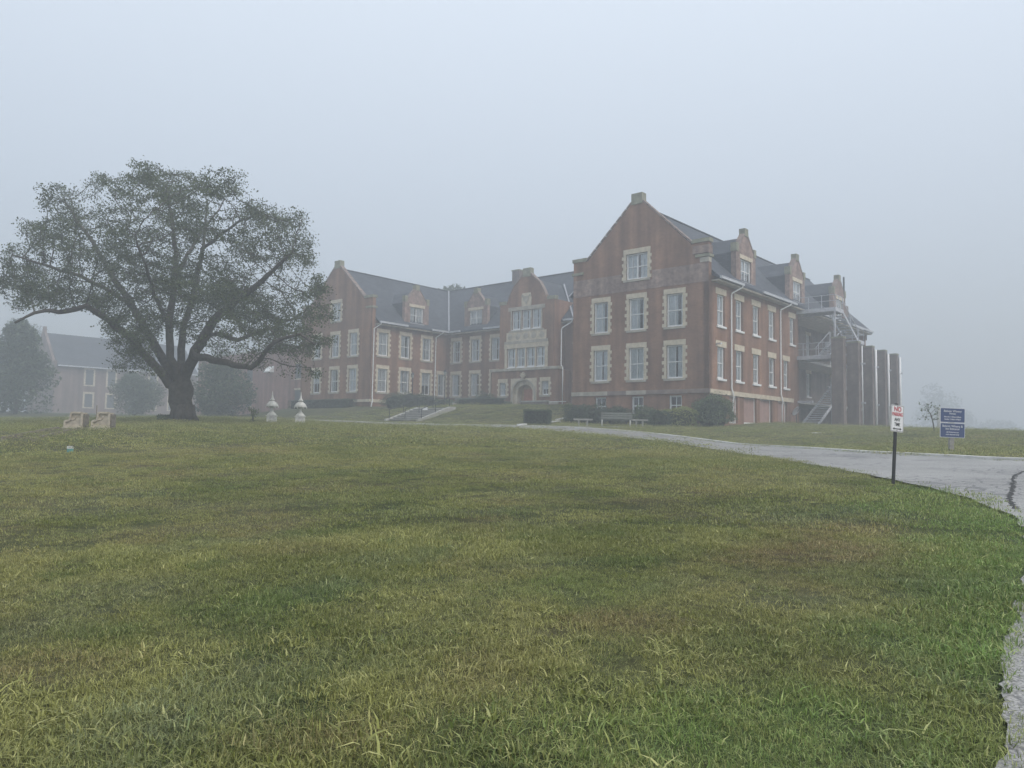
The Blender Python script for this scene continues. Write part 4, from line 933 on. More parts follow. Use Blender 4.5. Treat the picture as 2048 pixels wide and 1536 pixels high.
def simple_tree(name, base, height, width, label, cat='tree', leaf=.3, nl=9000, mat_=LEAF_DARK, trunk_r=.25, cone=0.0, clump=None, seed=1, density=1.0, low=.12, group=None):
    T = empty(name, base); tag(T, label, cat, group); b = np.array(base); r_ = np.random.default_rng(seed)
    cl = []
    for k in range(clump or 16):
        f = r_.uniform(low, 1); ww = width / 2 * ((1 - f) ** .7 * 1.05 + .06 if cone else math.sqrt(max(.05, 1 - ((f - .55) / .52) ** 2)))
        t = r_.uniform(0, 6.28); q = math.sqrt(r_.uniform(0.1, 1)) * ww * .75
        cl.append((b + np.array([math.cos(t)*q, math.sin(t)*q, f*height*.93]), (ww*.45 + width*.06)))
    A = np.concatenate([c + (lambda v: v / np.linalg.norm(v, axis=1)[:, None])(r_.normal(size=(10, 3))) * rr * r_.uniform(.4, 1, (10, 1)) for c, rr in cl])
    sd_ = [(tuple(b), -1)]
    for k in range(1, 12): sd_.append((tuple(b + np.array([r_.normal(0, .04), r_.normal(0, .04), height*.7*k/11])), k-1))
    ps, pr = grow(sd_, A, height*.05, height*.35, height*.05, 40, 900)
    me, rd, c_ = branch_mesh('trunk', ps, pr, trunk_r, trunk_r*.06, 2.2, n_hi=8)
    o = link('trunk', me, T); o.matrix_parent_inverse = Matrix.Translation(-Vector(base))
    per = nl // len(cl); LPs = []
    for c, rr in cl:
        v = r_.normal(size=(per, 3)); v /= np.linalg.norm(v, axis=1)[:, None]; LPs.append(c + v * rr * r_.uniform(.35, 1.05, (per, 1)) ** .6 * np.array([1, 1, .85]))
    L = np.concatenate(LPs); L = L[L[:, 2] > b[2] + height*low*.35]
    o = link('crown', leaf_mesh('crown', L, leaf, mat_), T); o.matrix_parent_inverse = Matrix.Translation(-Vector(base)); tag(o, kind='stuff'); return T
def gp(x, y, Y): p = px(x, y, Y); return (p.x, p.y, h1(p.x, p.y))
simple_tree('fir_tree', gp(30, 828, 96), 12.2, 9.6, 'dense dark fir at the left edge of the picture', leaf=.42, nl=16000, cone=1, clump=60, seed=3, low=.04)
simple_tree('round_tree', gp(445, 818, 88), 6.2, 6.4, 'dark rounded small tree just right of the big trunk', leaf=.32, nl=9000, clump=26, seed=4, low=.06)
simple_tree('round_tree', gp(268, 820, 110), 5.6, 7.0, 'hazy rounded bush in front of the far building', 'bush', leaf=.36, nl=6000, clump=22, seed=5, low=.05)
simple_tree('far_tree', gp(906, 800, 120), 21.9, 10.5, 'pale treetop rising behind the centre roof of the hall', leaf=.5, nl=9000, clump=26, seed=6, low=.25, trunk_r=.4)
simple_tree('far_tree', gp(40, 800, 190), 24, 17, 'pale treetop in the fog behind the fir at the left edge', leaf=.8, nl=5000, clump=22, seed=16, low=.2, trunk_r=.4)
for i, (x, Y, hh, ww) in enumerate([(1880, 300, 30, 24), (1925, 310, 20, 18), (1985, 305, 15, 24), (2040, 308, 14, 22)]):
    p = px(x, 860, Y); simple_tree('far_tree', (p.x, p.y, h1(p.x, p.y)), hh, ww, ['tallest fog-pale tree far beyond the small sapling', 'fog-pale tree far behind the blue sign', 'low fog-pale tree far right of the blue sign', 'fog-pale tree far off at the right edge'][i], leaf=1.1, nl=3500, clump=18, seed=20+i, low=.08, trunk_r=.4)
# young sapling on the crest
SB = gp(1868, 862, 45); SAP = empty('sapling', SB); tag(SAP, 'thin young sapling with sparse leaves on the grassy crest', 'tree')
b = Vector(SB); ss = [(tuple(b), -1)] + [(tuple(b + Vector((-.012*k*k*.25, 0, .13*k))), k-1) for k in range(1, 9)]
aa = [np.array(b + Vector((random.uniform(-.75, .25), random.uniform(-.45, .45), random.uniform(.65, 1.7)))) for _ in range(60)]
ps, pr = grow(ss, aa, .1, .9, .12, 40, 500); me, rd, c_ = branch_mesh('trunk', ps, pr, .035, .006, 2.3, n_hi=6)
o = link('trunk', me, SAP); o.matrix_parent_inverse = Matrix.Translation(-b)
L = np.concatenate([ps[i] + rng.normal(0, .06, (5, 3)) for i in range(9, len(ps)) if not c_[i]]); o = link('crown', leaf_mesh('crown', L, .12, LEAF_MID), SAP); o.matrix_parent_inverse = Matrix.Translation(-b); tag(o, kind='stuff')
FH = empty('far_house', gp(1832, 862, 120)); FH.rotation_euler = (0, 0, .3); tag(FH, 'small hip-roofed shed barely visible in the fog right of the piers', 'shed')
MB().box(-4, 4, -3, 3, -2, 3.3).build('wall', CONC, FH)
MB().add([(-4.5,-3.4,3.3),(4.5,-3.4,3.3),(4.5,3.4,3.3),(-4.5,3.4,3.3),(-1.5,0,5.2),(1.5,0,5.2)], [(0,1,5,4),(1,2,5),(2,3,4,5),(3,0,4),(3,2,1,0)]).build('roof', SLATE, FH)
q = gp(1881, 866, 105); GP = MB().box(-.36, .36, -.2, .2, -1, 4.55 - gp(1881, 866, 105)[2]).box(-.44, .44, -.26, .26, 4.55 - gp(1881, 866, 105)[2], 4.75 - gp(1881, 866, 105)[2]).build('grey_pillar', CONC, None, loc=q); tag(GP, 'plain grey concrete pillar partly behind the blue sign', 'pillar')

# ------------------------------------------------------------------ shrubs and hedges
def shrub(c, rx, ry, h, label, mat_=LEAF_MID, leaf=.085, n=5200, boxy=0.0, name='shrub', rz=0.0, group=None, cat='shrub'):
    """leafy shell over a near-black solid core; boxy>0 squares it off as a clipped hedge"""
    x0, y0 = c; z0 = h1(x0, y0); r_ = rng; e = 2 / (2 + 6 * boxy)
    th = r_.uniform(0, 2*np.pi, n); ph = np.arccos(r_.uniform(-.62, 1, n)); sg = lambda v: np.sign(v) * np.abs(v) ** e
    q = np.c_[sg(np.cos(th)) * sg(np.sin(ph)), sg(np.sin(th)) * sg(np.sin(ph)), sg(np.cos(ph))]
    lump = 1 + (.025 if boxy else .13) * (np.sin(q[:, 0]*5 + x0) + np.sin(q[:, 1]*6 + y0) + np.sin(q[:, 2]*7 + x0*2)) + r_.normal(0, .03 if boxy else .06, n) + (r_.uniform(size=n) < .07) * r_.uniform(0, .10 if boxy else .28, n)
    dep = 1 - np.abs(r_.normal(0, .10, n)); q2 = q * (lump * dep)[:, None]
    P = np.c_[q2[:, 0]*rx, q2[:, 1]*ry, np.maximum(.03, h*.46 + q2[:, 2]*h*.54)]
    if boxy:
        ar = np.array([4*rx*ry, 2*rx*h, 2*rx*h, 2*ry*h, 2*ry*h]); fc = r_.choice(5, n, p=ar/ar.sum()); a1_, b1_ = r_.uniform(-1, 1, n), r_.uniform(-1, 1, n); dd = 1 - np.abs(r_.normal(0, .05, n)) + .05*np.sin(a1_*9 + fc)*np.sin(b1_*7) + (r_.uniform(size=n) < .06)*r_.uniform(0, .12, n)
        P = np.where((fc == 0)[:, None], np.c_[a1_*rx, b1_*ry, h*dd], np.where((fc < 3)[:, None], np.c_[a1_*rx, np.where(fc == 1, 1, -1)*ry*dd, (b1_*.5+.5)*h], np.c_[np.where(fc == 3, 1, -1)*rx*dd, a1_*ry, (b1_*.5+.5)*h]))
    cs, sn = math.cos(rz), math.sin(rz); P[:, :2] = P[:, :2] @ np.array([[cs, sn], [-sn, cs]])
    me = leaf_mesh(name, P, leaf, mat_)
    S = empty(name, (x0, y0, z0), 0); tag(S, label, cat, group)
    o = link('foliage', me, S); tag(o, kind='stuff')
    if n < 1000: return S
    if boxy:
        cb = MB().box(-rx*.9, rx*.9, -ry*.88, ry*.88, -.1, h*.92).build('dark_core', mat('core_dark', (.020, .022, .014), .95, .4, 12), S); cb.rotation_euler = (0, 0, rz); return S
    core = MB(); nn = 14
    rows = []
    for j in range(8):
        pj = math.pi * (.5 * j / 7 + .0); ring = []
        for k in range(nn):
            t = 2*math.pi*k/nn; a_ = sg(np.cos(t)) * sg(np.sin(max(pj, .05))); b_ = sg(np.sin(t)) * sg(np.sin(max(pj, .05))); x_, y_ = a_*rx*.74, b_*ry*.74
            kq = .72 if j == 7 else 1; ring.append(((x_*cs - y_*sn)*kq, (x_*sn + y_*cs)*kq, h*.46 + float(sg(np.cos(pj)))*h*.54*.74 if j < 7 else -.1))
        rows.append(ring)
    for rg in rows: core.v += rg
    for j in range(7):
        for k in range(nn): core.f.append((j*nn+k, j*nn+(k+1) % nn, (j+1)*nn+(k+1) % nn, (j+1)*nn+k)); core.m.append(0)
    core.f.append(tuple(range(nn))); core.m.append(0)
    core.build('dark_core', mat('core_dark', (.020, .022, .014), .95, .4, 12), S); return S
def at(x, Y): p = px(x, 850, Y); return (p.x, p.y)
RZ = -TH
shrub(at(1425, 55.6), 1.5, 1.4, 2.35, 'big round dark green bush at the near corner of the hall', LEAF_MID, .10, 9000)
shrub(at(1360, 55.6), 1.3, 1.0, 1.5, 'yellow-green rounded shrub beside the big corner bush', LEAF_LIME, .085, 5000)
shrub(at(1318, 54.8), .8, .7, 1.15, 'low dark shrub in front of the yellow-green one', LEAF_DARK, .08, 4200)
shrub(at(1290, 57.2), 1.0, .9, 1.35, 'mid-green shrub behind the right end of the slatted bench', LEAF_MID, .085, 4200)
shrub(at(1236, 58.0), 1.2, .9, 1.35, 'dark shrub directly behind the slatted bench', LEAF_DARK, .085, 5000)
shrub(at(1192, 58.6), 1.3, .95, 1.40, 'dark shrub behind the left stone bench', LEAF_DARK, .085, 5000)
shrub(at(1155, 58.6), 1.0, 1.0, 1.45, 'dark shrub at the left end of the bed by the hall', LEAF_DARK, .085, 4800)
shrub(at(1075, 55.3), .92, .7, 1.06, 'clipped boxy hedge standing alone beside the drive', LEAF_DARK, .06, 7000, .9, 'hedge', RZ*.3, cat='hedge')
hx, hy = B2W(45.6, -1.2); shrub((hx, hy), 5.6, .55, .85, 'long low clipped hedge along the left gable wall', LEAF_DARK, .085, 9000, .9, 'hedge', RZ, cat='hedge')
hx, hy = B2W(UC+.6, 3.6); shrub((hx, hy), 2.9, .5, .8, 'low clipped hedge in front of the arched entrance', LEAF_DARK, .08, 6000, .9, 'hedge', RZ, cat='hedge')
for (x, Y, rx, hh), lb in zip([(788, 76.5, 1.2, 1.5), (818, 78, 1.5, 1.6), (850, 79.5, 1.4, 1.35), (885, 80, 1.2, 1.0), (940, 78.5, 1.3, 1.0), (968, 77.5, 1.2, 1.45), (1002, 79, 1.1, .75)],
    ['leftmost dark shrub above the stone steps by the hall', 'tallest dark shrub above the stone steps', 'dark shrub right of the tallest one, left of the downspout', 'low dark shrub at the foot of the lamp post',
     'low shrub under the ground floor windows left of the entrance', 'upright shrub beside the left corner of the entrance bay', 'small shrub left of the arched doorway']):
    shrub(at(x, Y), rx, 1.0, hh, lb, LEAF_DARK if x % 2 == 0 else LEAF_MID, .09, 3600)
hx, hy = B2W(13.6, 8.2); shrub((hx, hy), 1.0, 1.0, 1.5, 'shaded shrub in the corner between entrance and right gable', LEAF_DARK, .09, 3000)
def leggy_plant(c, hgt, label, nst=6):
    z0 = h1(*c); S = empty('plant', (*c, z0)); tag(S, label, 'plant'); st = MB(); L = []
    for k in range(nst):
        t = k / nst * 6.28 + random.uniform(-.3, .3); o = random.uniform(.12, .34) * hgt; h_ = hgt * random.uniform(.7, 1.0)
        st.tube([(0, 0, -.05), (o*.3*math.cos(t), o*.3*math.sin(t), h_*.55), (o*math.cos(t), o*math.sin(t), h_)], [.018, .012, .006], 5)
        L.append(np.array([o*math.cos(t), o*math.sin(t), h_*.93]) + rng.normal(0, .09, (26, 3))); L.append(np.array([o*.5*math.cos(t), o*.5*math.sin(t), h_*.6]) + rng.normal(0, .08, (7, 3)))
    L.append(np.c_[rng.normal(0, .14, 90), rng.normal(0, .14, 90), np.abs(rng.normal(.08, .06, 90))])
    st.build('stem', BARK, S); o = link('leaves', leaf_mesh('leaves', np.concatenate(L), .10, LEAF_MID), S); tag(o, kind='stuff')
leggy_plant(at(505, 48), .95, 'thin leggy plant left of the white lantern pedestals')
shrub(at(330, 45), .45, .4, .4, 'small weedy plant at the foot of the big trunk', LEAF_DARK, .08, 700, name='plant', cat='plant')

# ------------------------------------------------------------------ garden things
# stone steps
ST = empty('garden_steps', (*B2W(24.8, -7.2), h1(*B2W(24.8, -7.2))), -TH); tag(ST, 'concrete garden steps with sloping side kerbs and dark handrails climbing the bank', 'steps')
zs = ST.location.z; rise = (2.32 - zs) / 7
RISER_SHADE = mat('shaded_riser_concrete', (.24, .235, .215), .9, .3, 3)  # darker concrete, the nosing shadow painted into every riser
for k in range(7):
    s_ = MB().box(-1.95, 1.95, k*.45, 3.6, -.3 if k == 0 else k*rise, (k+1)*rise-.07).build('step', RISER_SHADE, ST); MB().box(-1.95, 1.95, k*.45-.06, 3.6 if k == 6 else k*.45+.4, (k+1)*rise-.069, (k+1)*rise-.002).build('tread', CONC, s_)
for s in (-1, 1):
    MB().prism([(-.4, -.3), (-.4, .14), (.05, .22), (3.3, 7*rise+.14), (4.0, 7*rise+.14), (4.0, -.3)], 'x', s*1.96, s*2.22).build('side_kerb', CONC, ST)
for x in (-2.08, 0, 2.08):
    hr = MB().tube([(x, .05, 0), (x, .05, 1.0), (x, 3.3, 7*rise+.95), (x, 3.3, 7*rise)], .035, 8).build('handrail', DARKM, ST); MB().tube([(x, 1.65, 3.5*rise), (x, 1.65, 3.5*rise+1)], .03, 6).build('rail_post', DARKM, hr)
p = px(850, 826, 68.5); p = (p.x, p.y); NS = empty('notice_board', (*p, h1(*p)), -.2); MB().box(-.24, .24, -.02, .02, .32, .55).build('board', SWHITE, NS); MB().box(-.2, -.17, -.01, .01, -.1, .33).box(.17, .2, -.01, .01, -.1, .33).build('stake', DARKM, NS)
tag(NS, 'small white notice board on stakes by the top of the garden steps', 'sign')
# lanterns
def lantern(x, label):
    b_ = px(x, 846, 50.5); L_ = empty('garden_lantern', (b_.x, b_.y, h1(b_.x, b_.y) - .03), .25); s = 1.0
    MB().box(-.31, .31, -.31, .31, 0, .46).box(-.35, .35, -.35, .35, .46, .52).box(-.34, .34, -.34, .34, 0, .06).build('pedestal', CASTW, L_)
    MB().lathe([(.34, .52), (.30, .58), (.17, .72), (.10, .80), (.075, .92), (.09, 1.02)], 12).build('stem', CASTW, L_, True)
    MB().lathe([(.06, 1.0), (.16, 1.03), (.22, 1.12), (.20, 1.22), (.08, 1.3)], 12).build('light_box', CASTW, L_, True)
    r_ = MB().lathe([(.10, 1.22), (.36, 1.17), (.385, 1.12), (.40, 1.10), (.41, 1.14), (.35, 1.27), (.24, 1.39), (.10, 1.47), (.05, 1.5)], 12).build('canopy', CASTW, L_)
    for k in range(6):
        t = k/6*6.28; MB().lathe([(.02, 0), (.035, .05), (.02, .12)], 6, c=(.39*math.cos(t), .39*math.sin(t), 1.02)).build('pendant', CASTW, r_)
    MB().lathe([(.16, 1.5), (.17, 1.54), (.10, 1.62), (.06, 1.74), (.035, 1.9), (.028, 2.0), (.005, 2.12)], 12).build('finial', CASTW, L_, True); tag(L_, label, 'lantern', 'white garden lanterns beside the drive')
lantern(543, 'left one of the two white cast-stone lanterns on pedestals'); lantern(600, 'right one of the two white cast-stone lanterns on pedestals')
# carved stone blocks (like stair cheeks)
def carved(x, label):
    b_ = px(x, 858, 31); z = h1(b_.x, b_.y); Cb = empty('carved_block', (b_.x, b_.y, z - .02), .12)
    MB().box(-.42, .36, -.3, .3, 0, .10).box(-.38, .34, -.27, .27, .10, .16).build('plinth', CARVED, Cb)
    prof = [(-.34, .16), (.32, .16), (.32, .68), (-.10, .68), (-.12, .60), (-.13, .44), (-.18, .36), (-.33, .33), (-.36, .26)]
    MB().prism(prof, 'y', -.22, .22).build('body', CARVED, Cb)
    rim = MB()
    for (a0, q0), (a1, q1) in zip(prof[1:], prof[2:] + prof[:1]): rim.bar((a0*.93, -.25, q0*.96+.02), (a1*.93, -.25, q1*.96+.02), .075, .075, 0, (0, 1, 0))
    rim.build('raised_border', CARVED, Cb)
    MB().tube([(-.05+.11*math.cos(t), -.235, .50+.11*math.sin(t)) for t in np.linspace(-3.0, .4, 9)], .028, 6).build('scroll', CARVED, Cb, True)
    MB().box(-.02, .2, -.23, -.2, .24, .36).build('panel', CARVED, Cb)
    MB().box(.325, .40, -.2, .2, .1, .62).build('rough_back', mat('rough_stone', (.2, .18, .15), .95, .4, 9, bump=.6), Cb); tag(Cb, label, 'carved stone', 'carved stone blocks on the lawn')
carved(152, 'left one of two carved stone blocks on the lawn'); carved(206, 'right one of two carved stone blocks on the lawn')
# timber-edged stepped path running down to the left from the blocks
PA = empty('timber_path', (0, 0, 0)); tag(PA, 'timber-edged sunken path leading up to the left carved block', 'path')
a0, a1, b0, b1 = px(2, 884, 25.7), px(118, 858.5, 30.6), px(60, 886, 25.2), px(160, 859.5, 30.2)
for P0, P1 in ((a0, a1), (b0, b1)):
    for k in range(4):
        q0, q1 = P0.lerp(P1, k/4+.005), P0.lerp(P1, (k+1)/4-.005); q0.z, q1.z = h1(q0.x, q0.y)+.05, h1(q1.x, q1.y)+.05; MB().bar(q0, q1, .05, .14).build('edge_board', TIMBER, PA)
for k in range(5):
    q0, q1 = a0.lerp(a1, (k+.7)/5), b0.lerp(b1, (k+.7)/5); q0.z, q1.z = h1(q0.x, q0.y)+.02, h1(q1.x, q1.y)+.02; MB().bar(q0, q1, .1, .12).build('riser', TIMBER, PA)
SOIL = mat('bare_soil', (.05, .043, .032), .95, .35, 5, bump=.5, col2=(.04, .048, .022))
mm = MB()
qs_ = []
for k in range(9):
    for t in np.linspace(.02, .98, 4): q0 = a0.lerp(a1, k/8).lerp(b0.lerp(b1, k/8), t); qs_.append((q0.x, q0.y, h1(q0.x, q0.y)+.012))
mm.add(qs_, [(k*4+j, k*4+j+1, k*4+j+5, k*4+j+4) for k in range(8) for j in range(3)]); mm.build('tread_soil', SOIL, PA)
q = gp(176, 852, 31.5); tag(MB().tube([(0, 0, -.1), (.01, 0, .95)], .016, 6).build('thin_stake', TIMBER, None, loc=gp(191, 858, 31.6)), 'thin stake standing between the two carved stone blocks', 'stake')
# utility marker
UM = empty('utility_marker', gp(140, 905, 21.4)); MB().box(-.065, .065, -.04, .04, -.05, .10).build('base', TEAL, UM); MB().box(-.07, .07, -.045, .045, .10, .17).build('lid', SWHITE, UM); tag(UM, 'small teal box with a white lid in the lawn at left', 'utility box')
tag(MB().box(-.25, .25, -.12, .12, -.05, .05).build('white_slab', SWHITE, None, loc=gp(1633, 869, 46), rz=.2), 'small white slab lying in the grass before the fire escape', 'slab')

# benches
def slat_bench(loc, rz, label, L_=2.25, mt=BENCHW):
    Bn = empty('slatted_bench', loc, rz); tag(Bn, label, 'bench')
    for k in range(5): MB().box(-L_/2, L_/2, -.045, .045, -.018, .018).build('seat_slat', mt, Bn, loc=(0, -.26 + k*.125, .46))
    for k in range(3):
        o = MB().box(-L_/2+.12, L_/2-.02, -.018, .018, -.062, .062).build('back_slat', mt, Bn, loc=(0, .37 + k*.045, .60 + k*.155)); o.rotation_euler = (-.26, 0, 0)
    for s in (-1, 1):
        x = s*(L_/2 - .18)
        MB().tube([(x, -.36, 0), (x, -.28, .22), (x, -.31, .43), (x, .25, .43)], .04, 8).tube([(x, .46, 0), (x, .30, .3), (x, .30, .43)], .035, 8).build('leg_frame', CASTW, Bn, True)
        MB().bar((x, .36, .42), (x, .53, 1.0), .06, .05).build('back_support', mt, Bn)
    return Bn
p = at(1232, 52.5); slat_bench((*p, h1(*p)), -.12, 'long slatted park bench facing the drive in front of the hall')
p = px(925, 815, 77); slat_bench((p.x, p.y, h1(p.x, p.y)), -.3, 'weathered slatted bench under the windows left of the entrance', 2.2)
def stone_bench(x, Y, label, L_):
    p = at(x, Y); Bn = empty('stone_bench', (*p, h1(*p)), -.1); tag(Bn, label, 'bench', 'backless stone benches')
    MB().box(-L_/2, L_/2, -.2, .2, .44, .52).box(-L_/2+.03, L_/2-.03, -.18, .18, .41, .44).build('seat', CONC, Bn)
    for s in (-1, 1): MB().prism([(-.13, 0), (.13, 0), (.08, .12), (.10, .41), (-.10, .41), (-.08, .12)], 'x', s*(L_/2-.36)-.06, s*(L_/2-.36)+.06).build('leg', CONC, Bn)
stone_bench(1166, 52.6, 'backless stone bench left of the slatted park bench', 1.3); stone_bench(1279, 53.4, 'backless stone bench right of the slatted park bench', 1.15)
pl_ = [(*at(1092, 52.3),), (*at(1170, 51.6),), (*at(1255, 51.2),)]
tag(ribbon(smooth_line(pl_, 6), .22, .05, 'garden_kerb', CONC), kind='structure')
# white sloping kerbs of the side path
for i, (p0, p1) in enumerate((((1036, 851.5, 52), (1052, 847, 54)), ((1098, 836, 57.5), (1120, 831, 59)), ((1112, 830, 59.5), (1130, 827, 61)))):
    a_, b_ = px(*p0), px(*p1); a_.z = h1(a_.x, a_.y)+.10; b_.z = h1(b_.x, b_.y)+.10
    kb = MB().bar(a_, b_, .16, .10).bar(a_ + Vector((0, 0, -.2)), a_ + Vector((.02, .02, -.05)), .08, .08).bar(b_ + Vector((0, 0, -.2)), b_ + Vector((.02, .02, -.05)), .08, .08).build('white_rail', SWHITE)
    tag(kb, ['short sloping white rail left of the boxy hedge', 'sloping white rail right of the boxy hedge', 'upper short white rail by the shrubs at the hall corner'][i], 'rail')
# lamp posts and planter
for x, Y, lb in ((888, 75.5, 'dark lamp post standing left of the entrance bay'), (823, 78.5, 'dark lamp post among the shrubs above the garden steps')):
    p = at(x, Y); z = h1(*p); LPo = empty('lamp_post', (*p, z)); MB().lathe([(.12, 0), (.10, .3), (.05, .4), (.045, 3.0), (.07, 3.05)], 10).build('post', DARKM, LPo); MB().lathe([(.10, 3.05), (.17, 3.4), (.02, 3.42)], 6).build('lantern_glass', mat('lamp_glass', (.3, .31, .3), .2, .1, 3), LPo); MB().lathe([(.20, 3.42), (.16, 3.5), (.03, 3.62), (.02, 3.72)], 6).build('lamp_cap', DARKM, LPo); tag(LPo, lb, 'lamp')
p = px(946, 815, 76); UR = MB().lathe([(.2, 0), (.22, .05), (.1, .14), (.12, .3), (.3, .62), (.36, .68), (.33, .7), (.26, .6)], 14).build('urn_planter', CONC, None, True, loc=(p.x, p.y, h1(p.x, p.y))); tag(UR, 'pale stone urn planter beside the weathered bench', 'planter')

# ------------------------------------------------------------------ signs with lettering
def text_mesh(s, size, material, align='CENTER', bold=0.0, sx=1.0):
    cu = bpy.data.curves.new('lettering', 'FONT'); cu.body = s; cu.size = size; cu.align_x = align; cu.align_y = 'CENTER'; cu.extrude = .0015; cu.offset = bold; cu.resolution_u = 3
    o = bpy.data.objects.new('tmp', cu); COL.objects.link(o); dg = bpy.context.evaluated_depsgraph_get(); me = bpy.data.meshes.new_from_object(o.evaluated_get(dg)); bpy.data.objects.remove(o)
    me.name = 'lettering'; me.materials.clear(); me.materials.append(material); return me
def letter(parent, s, x, y, z, size, material, bold=.0, sx=1.0):
    o = link('lettering', text_mesh(s, size, material, bold=bold), parent); o.location = (x, y, z); o.rotation_euler = (math.pi/2, 0, 0); o.scale = (sx, 1, 1); return o
def rrect(w_, h_, r, n=5):
    o = []
    for cx, cz, t0 in ((w_/2-r, h_/2-r, 0), (-w_/2+r, h_/2-r, 90), (-w_/2+r, -h_/2+r, 180), (w_/2-r, -h_/2+r, 270)):
        for k in range(n+1): t = math.radians(t0 + 90*k/n); o.append((cx + r*math.cos(t), cz + r*math.sin(t)))
    return o
q = px(1787, 972, 13.1); NP = empty('no_parking_sign', (q.x, q.y, h1(q.x, q.y) - .02)); NP.rotation_euler = (0, math.radians(4.6), math.radians(24)); tag(NP, 'leaning NO PARKING ANY TIME sign on a dark metal post by the road', 'sign')
MB().box(-.018, .018, 0, .03, -.3, 1.42).box(-.032, -.018, .0, .010, -.3, 1.42).box(.018, .032, .0, .010, -.3, 1.42).build('post', DARKM, NP)
SPn = MB().prism(rrect(.305, .457, .03), 'y', -.022, -.018).build('sign_plate', SWHITE, NP, loc=(0, 0, 1.165))
ring = MB(); A_, B_ = rrect(.291, .443, .025), rrect(.277, .429, .02)
for i in range(len(A_)): j = (i+1) % len(A_); ring.add([(A_[i][0], -.0235, A_[i][1]), (A_[j][0], -.0235, A_[j][1]), (B_[j][0], -.0235, B_[j][1]), (B_[i][0], -.0235, B_[i][1])], [(0,1,2,3)])
ring.build('border', SBLACK, SPn)
letter(SPn, 'NO', 0, -.0235, .155, .110, SRED, .002); letter(SPn, 'PARKING', 0, -.0235, .068, .085, SRED, .0015, .70); letter(SPn, 'ANY', 0, -.0235, -.022, .080, SBLACK, .001, .85); letter(SPn, 'TIME', 0, -.0235, -.103, .080, SBLACK, .001, .80)
MB().prism([(-.105, -.177), (-.065, -.155), (-.065, -.170), (.065, -.170), (.065, -.155), (.105, -.177), (.065, -.199), (.065, -.184), (-.065, -.184), (-.065, -.199)], 'y', -.0255, -.0235).build('double_arrow', SBLACK, SPn)
for z in (.2, -.2): MB().lathe([(.009, 0), (.007, .004)], 8).build('bolt', DARKM, SPn).matrix_local = Matrix.Translation((0, -.022, z)) @ Matrix.Rotation(math.pi/2, 4, 'X')
q = px(1904, 905, 25.7); BS = empty('direction_sign', (q.x, q.y, h1(q.x, q.y) - .02)); BS.rotation_euler = (0, math.radians(1.8), math.radians(-4)); tag(BS, 'two stacked blue winery direction panels on a grey post beside the road', 'sign')
MB().box(-.07, .07, .0, .12, -.2, 1.5).build('post', WOODP, BS)
for z, lines in ((1.255, [('Belvoir Winery', .135, .10, 1), ('House', .055, .085, 1), ('Mon-Sat 11:00am-5:00pm', -.055, .060, .95), ('Sunday 12:00pm-5:00pm', -.135, .060, .95)]), (.755, [('Belvoir Winery &', .135, .10, 1), ('Inn Entrance', .045, .095, 1), ('All Deliveries use', -.065, .060, 1), ('main entrance only', -.140, .060, 1)])):
    PN = MB().prism(rrect(.80, .485, .03), 'y', -.012, -.004).build('panel', SWHITE, BS, loc=(0, 0, z)); MB().prism(rrect(.77, .455, .025), 'y', -.016, -.013).build('blue_face', BLUE, PN)
    for s, zz, sz, sxx in lines: letter(PN, s, 0, -.0175, zz, sz, SWHITE, .001, sxx * .92)

# ------------------------------------------------------------------ grass (stuff)
GB = bpy.data.materials.new('grass_blades'); GB.use_nodes = True; n_, l_ = GB.node_tree.nodes, GB.node_tree.links; n_.clear()
go_ = n_.new('ShaderNodeOutputMaterial'); ga = n_.new('ShaderNodeAttribute'); ga.attribute_name = 'tint'
mr = n_.new('ShaderNodeMapRange'); mr.inputs['From Min'].default_value = .80; mr.inputs['From Max'].default_value = 1.0; mr.inputs['To Max'].default_value = .45; l_.new(ga.outputs['Fac'], mr.inputs['Value'])
gi_ = n_.new('ShaderNodeAttribute'); gi_.attribute_type = 'INSTANCER'; gi_.attribute_name = 'lawn'
mx_ = n_.new('ShaderNodeMix'); mx_.data_type = 'RGBA'; mx_.inputs['B'].default_value = (.42, .38, .19, 1); l_.new(mr.outputs[0], mx_.inputs['Factor']); l_.new(gi_.outputs['Color'], mx_.inputs['A'])
hv = n_.new('ShaderNodeHueSaturation'); l_.new(mx_.outputs['Result'], hv.inputs['Color']); mv = n_.new('ShaderNodeMapRange'); mv.inputs['To Min'].default_value = .6; mv.inputs['To Max'].default_value = 1.45; l_.new(ga.outputs['Fac'], mv.inputs['Value']); l_.new(mv.outputs[0], hv.inputs['Value'])
gp_ = n_.new('ShaderNodeBsdfPrincipled'); gp_.inputs['Roughness'].default_value = .5; gp_.inputs['Specular IOR Level'].default_value = .3; l_.new(hv.outputs[0], gp_.inputs['Base Color'])
gt_ = n_.new('ShaderNodeBsdfTranslucent'); l_.new(hv.outputs[0], gt_.inputs['Color']); gm_ = n_.new('ShaderNodeMixShader'); gm_.inputs[0].default_value = .25
l_.new(gp_.outputs[0], gm_.inputs[1]); l_.new(gt_.outputs[0], gm_.inputs[2]); l_.new(gm_.outputs[0], go_.inputs['Surface'])
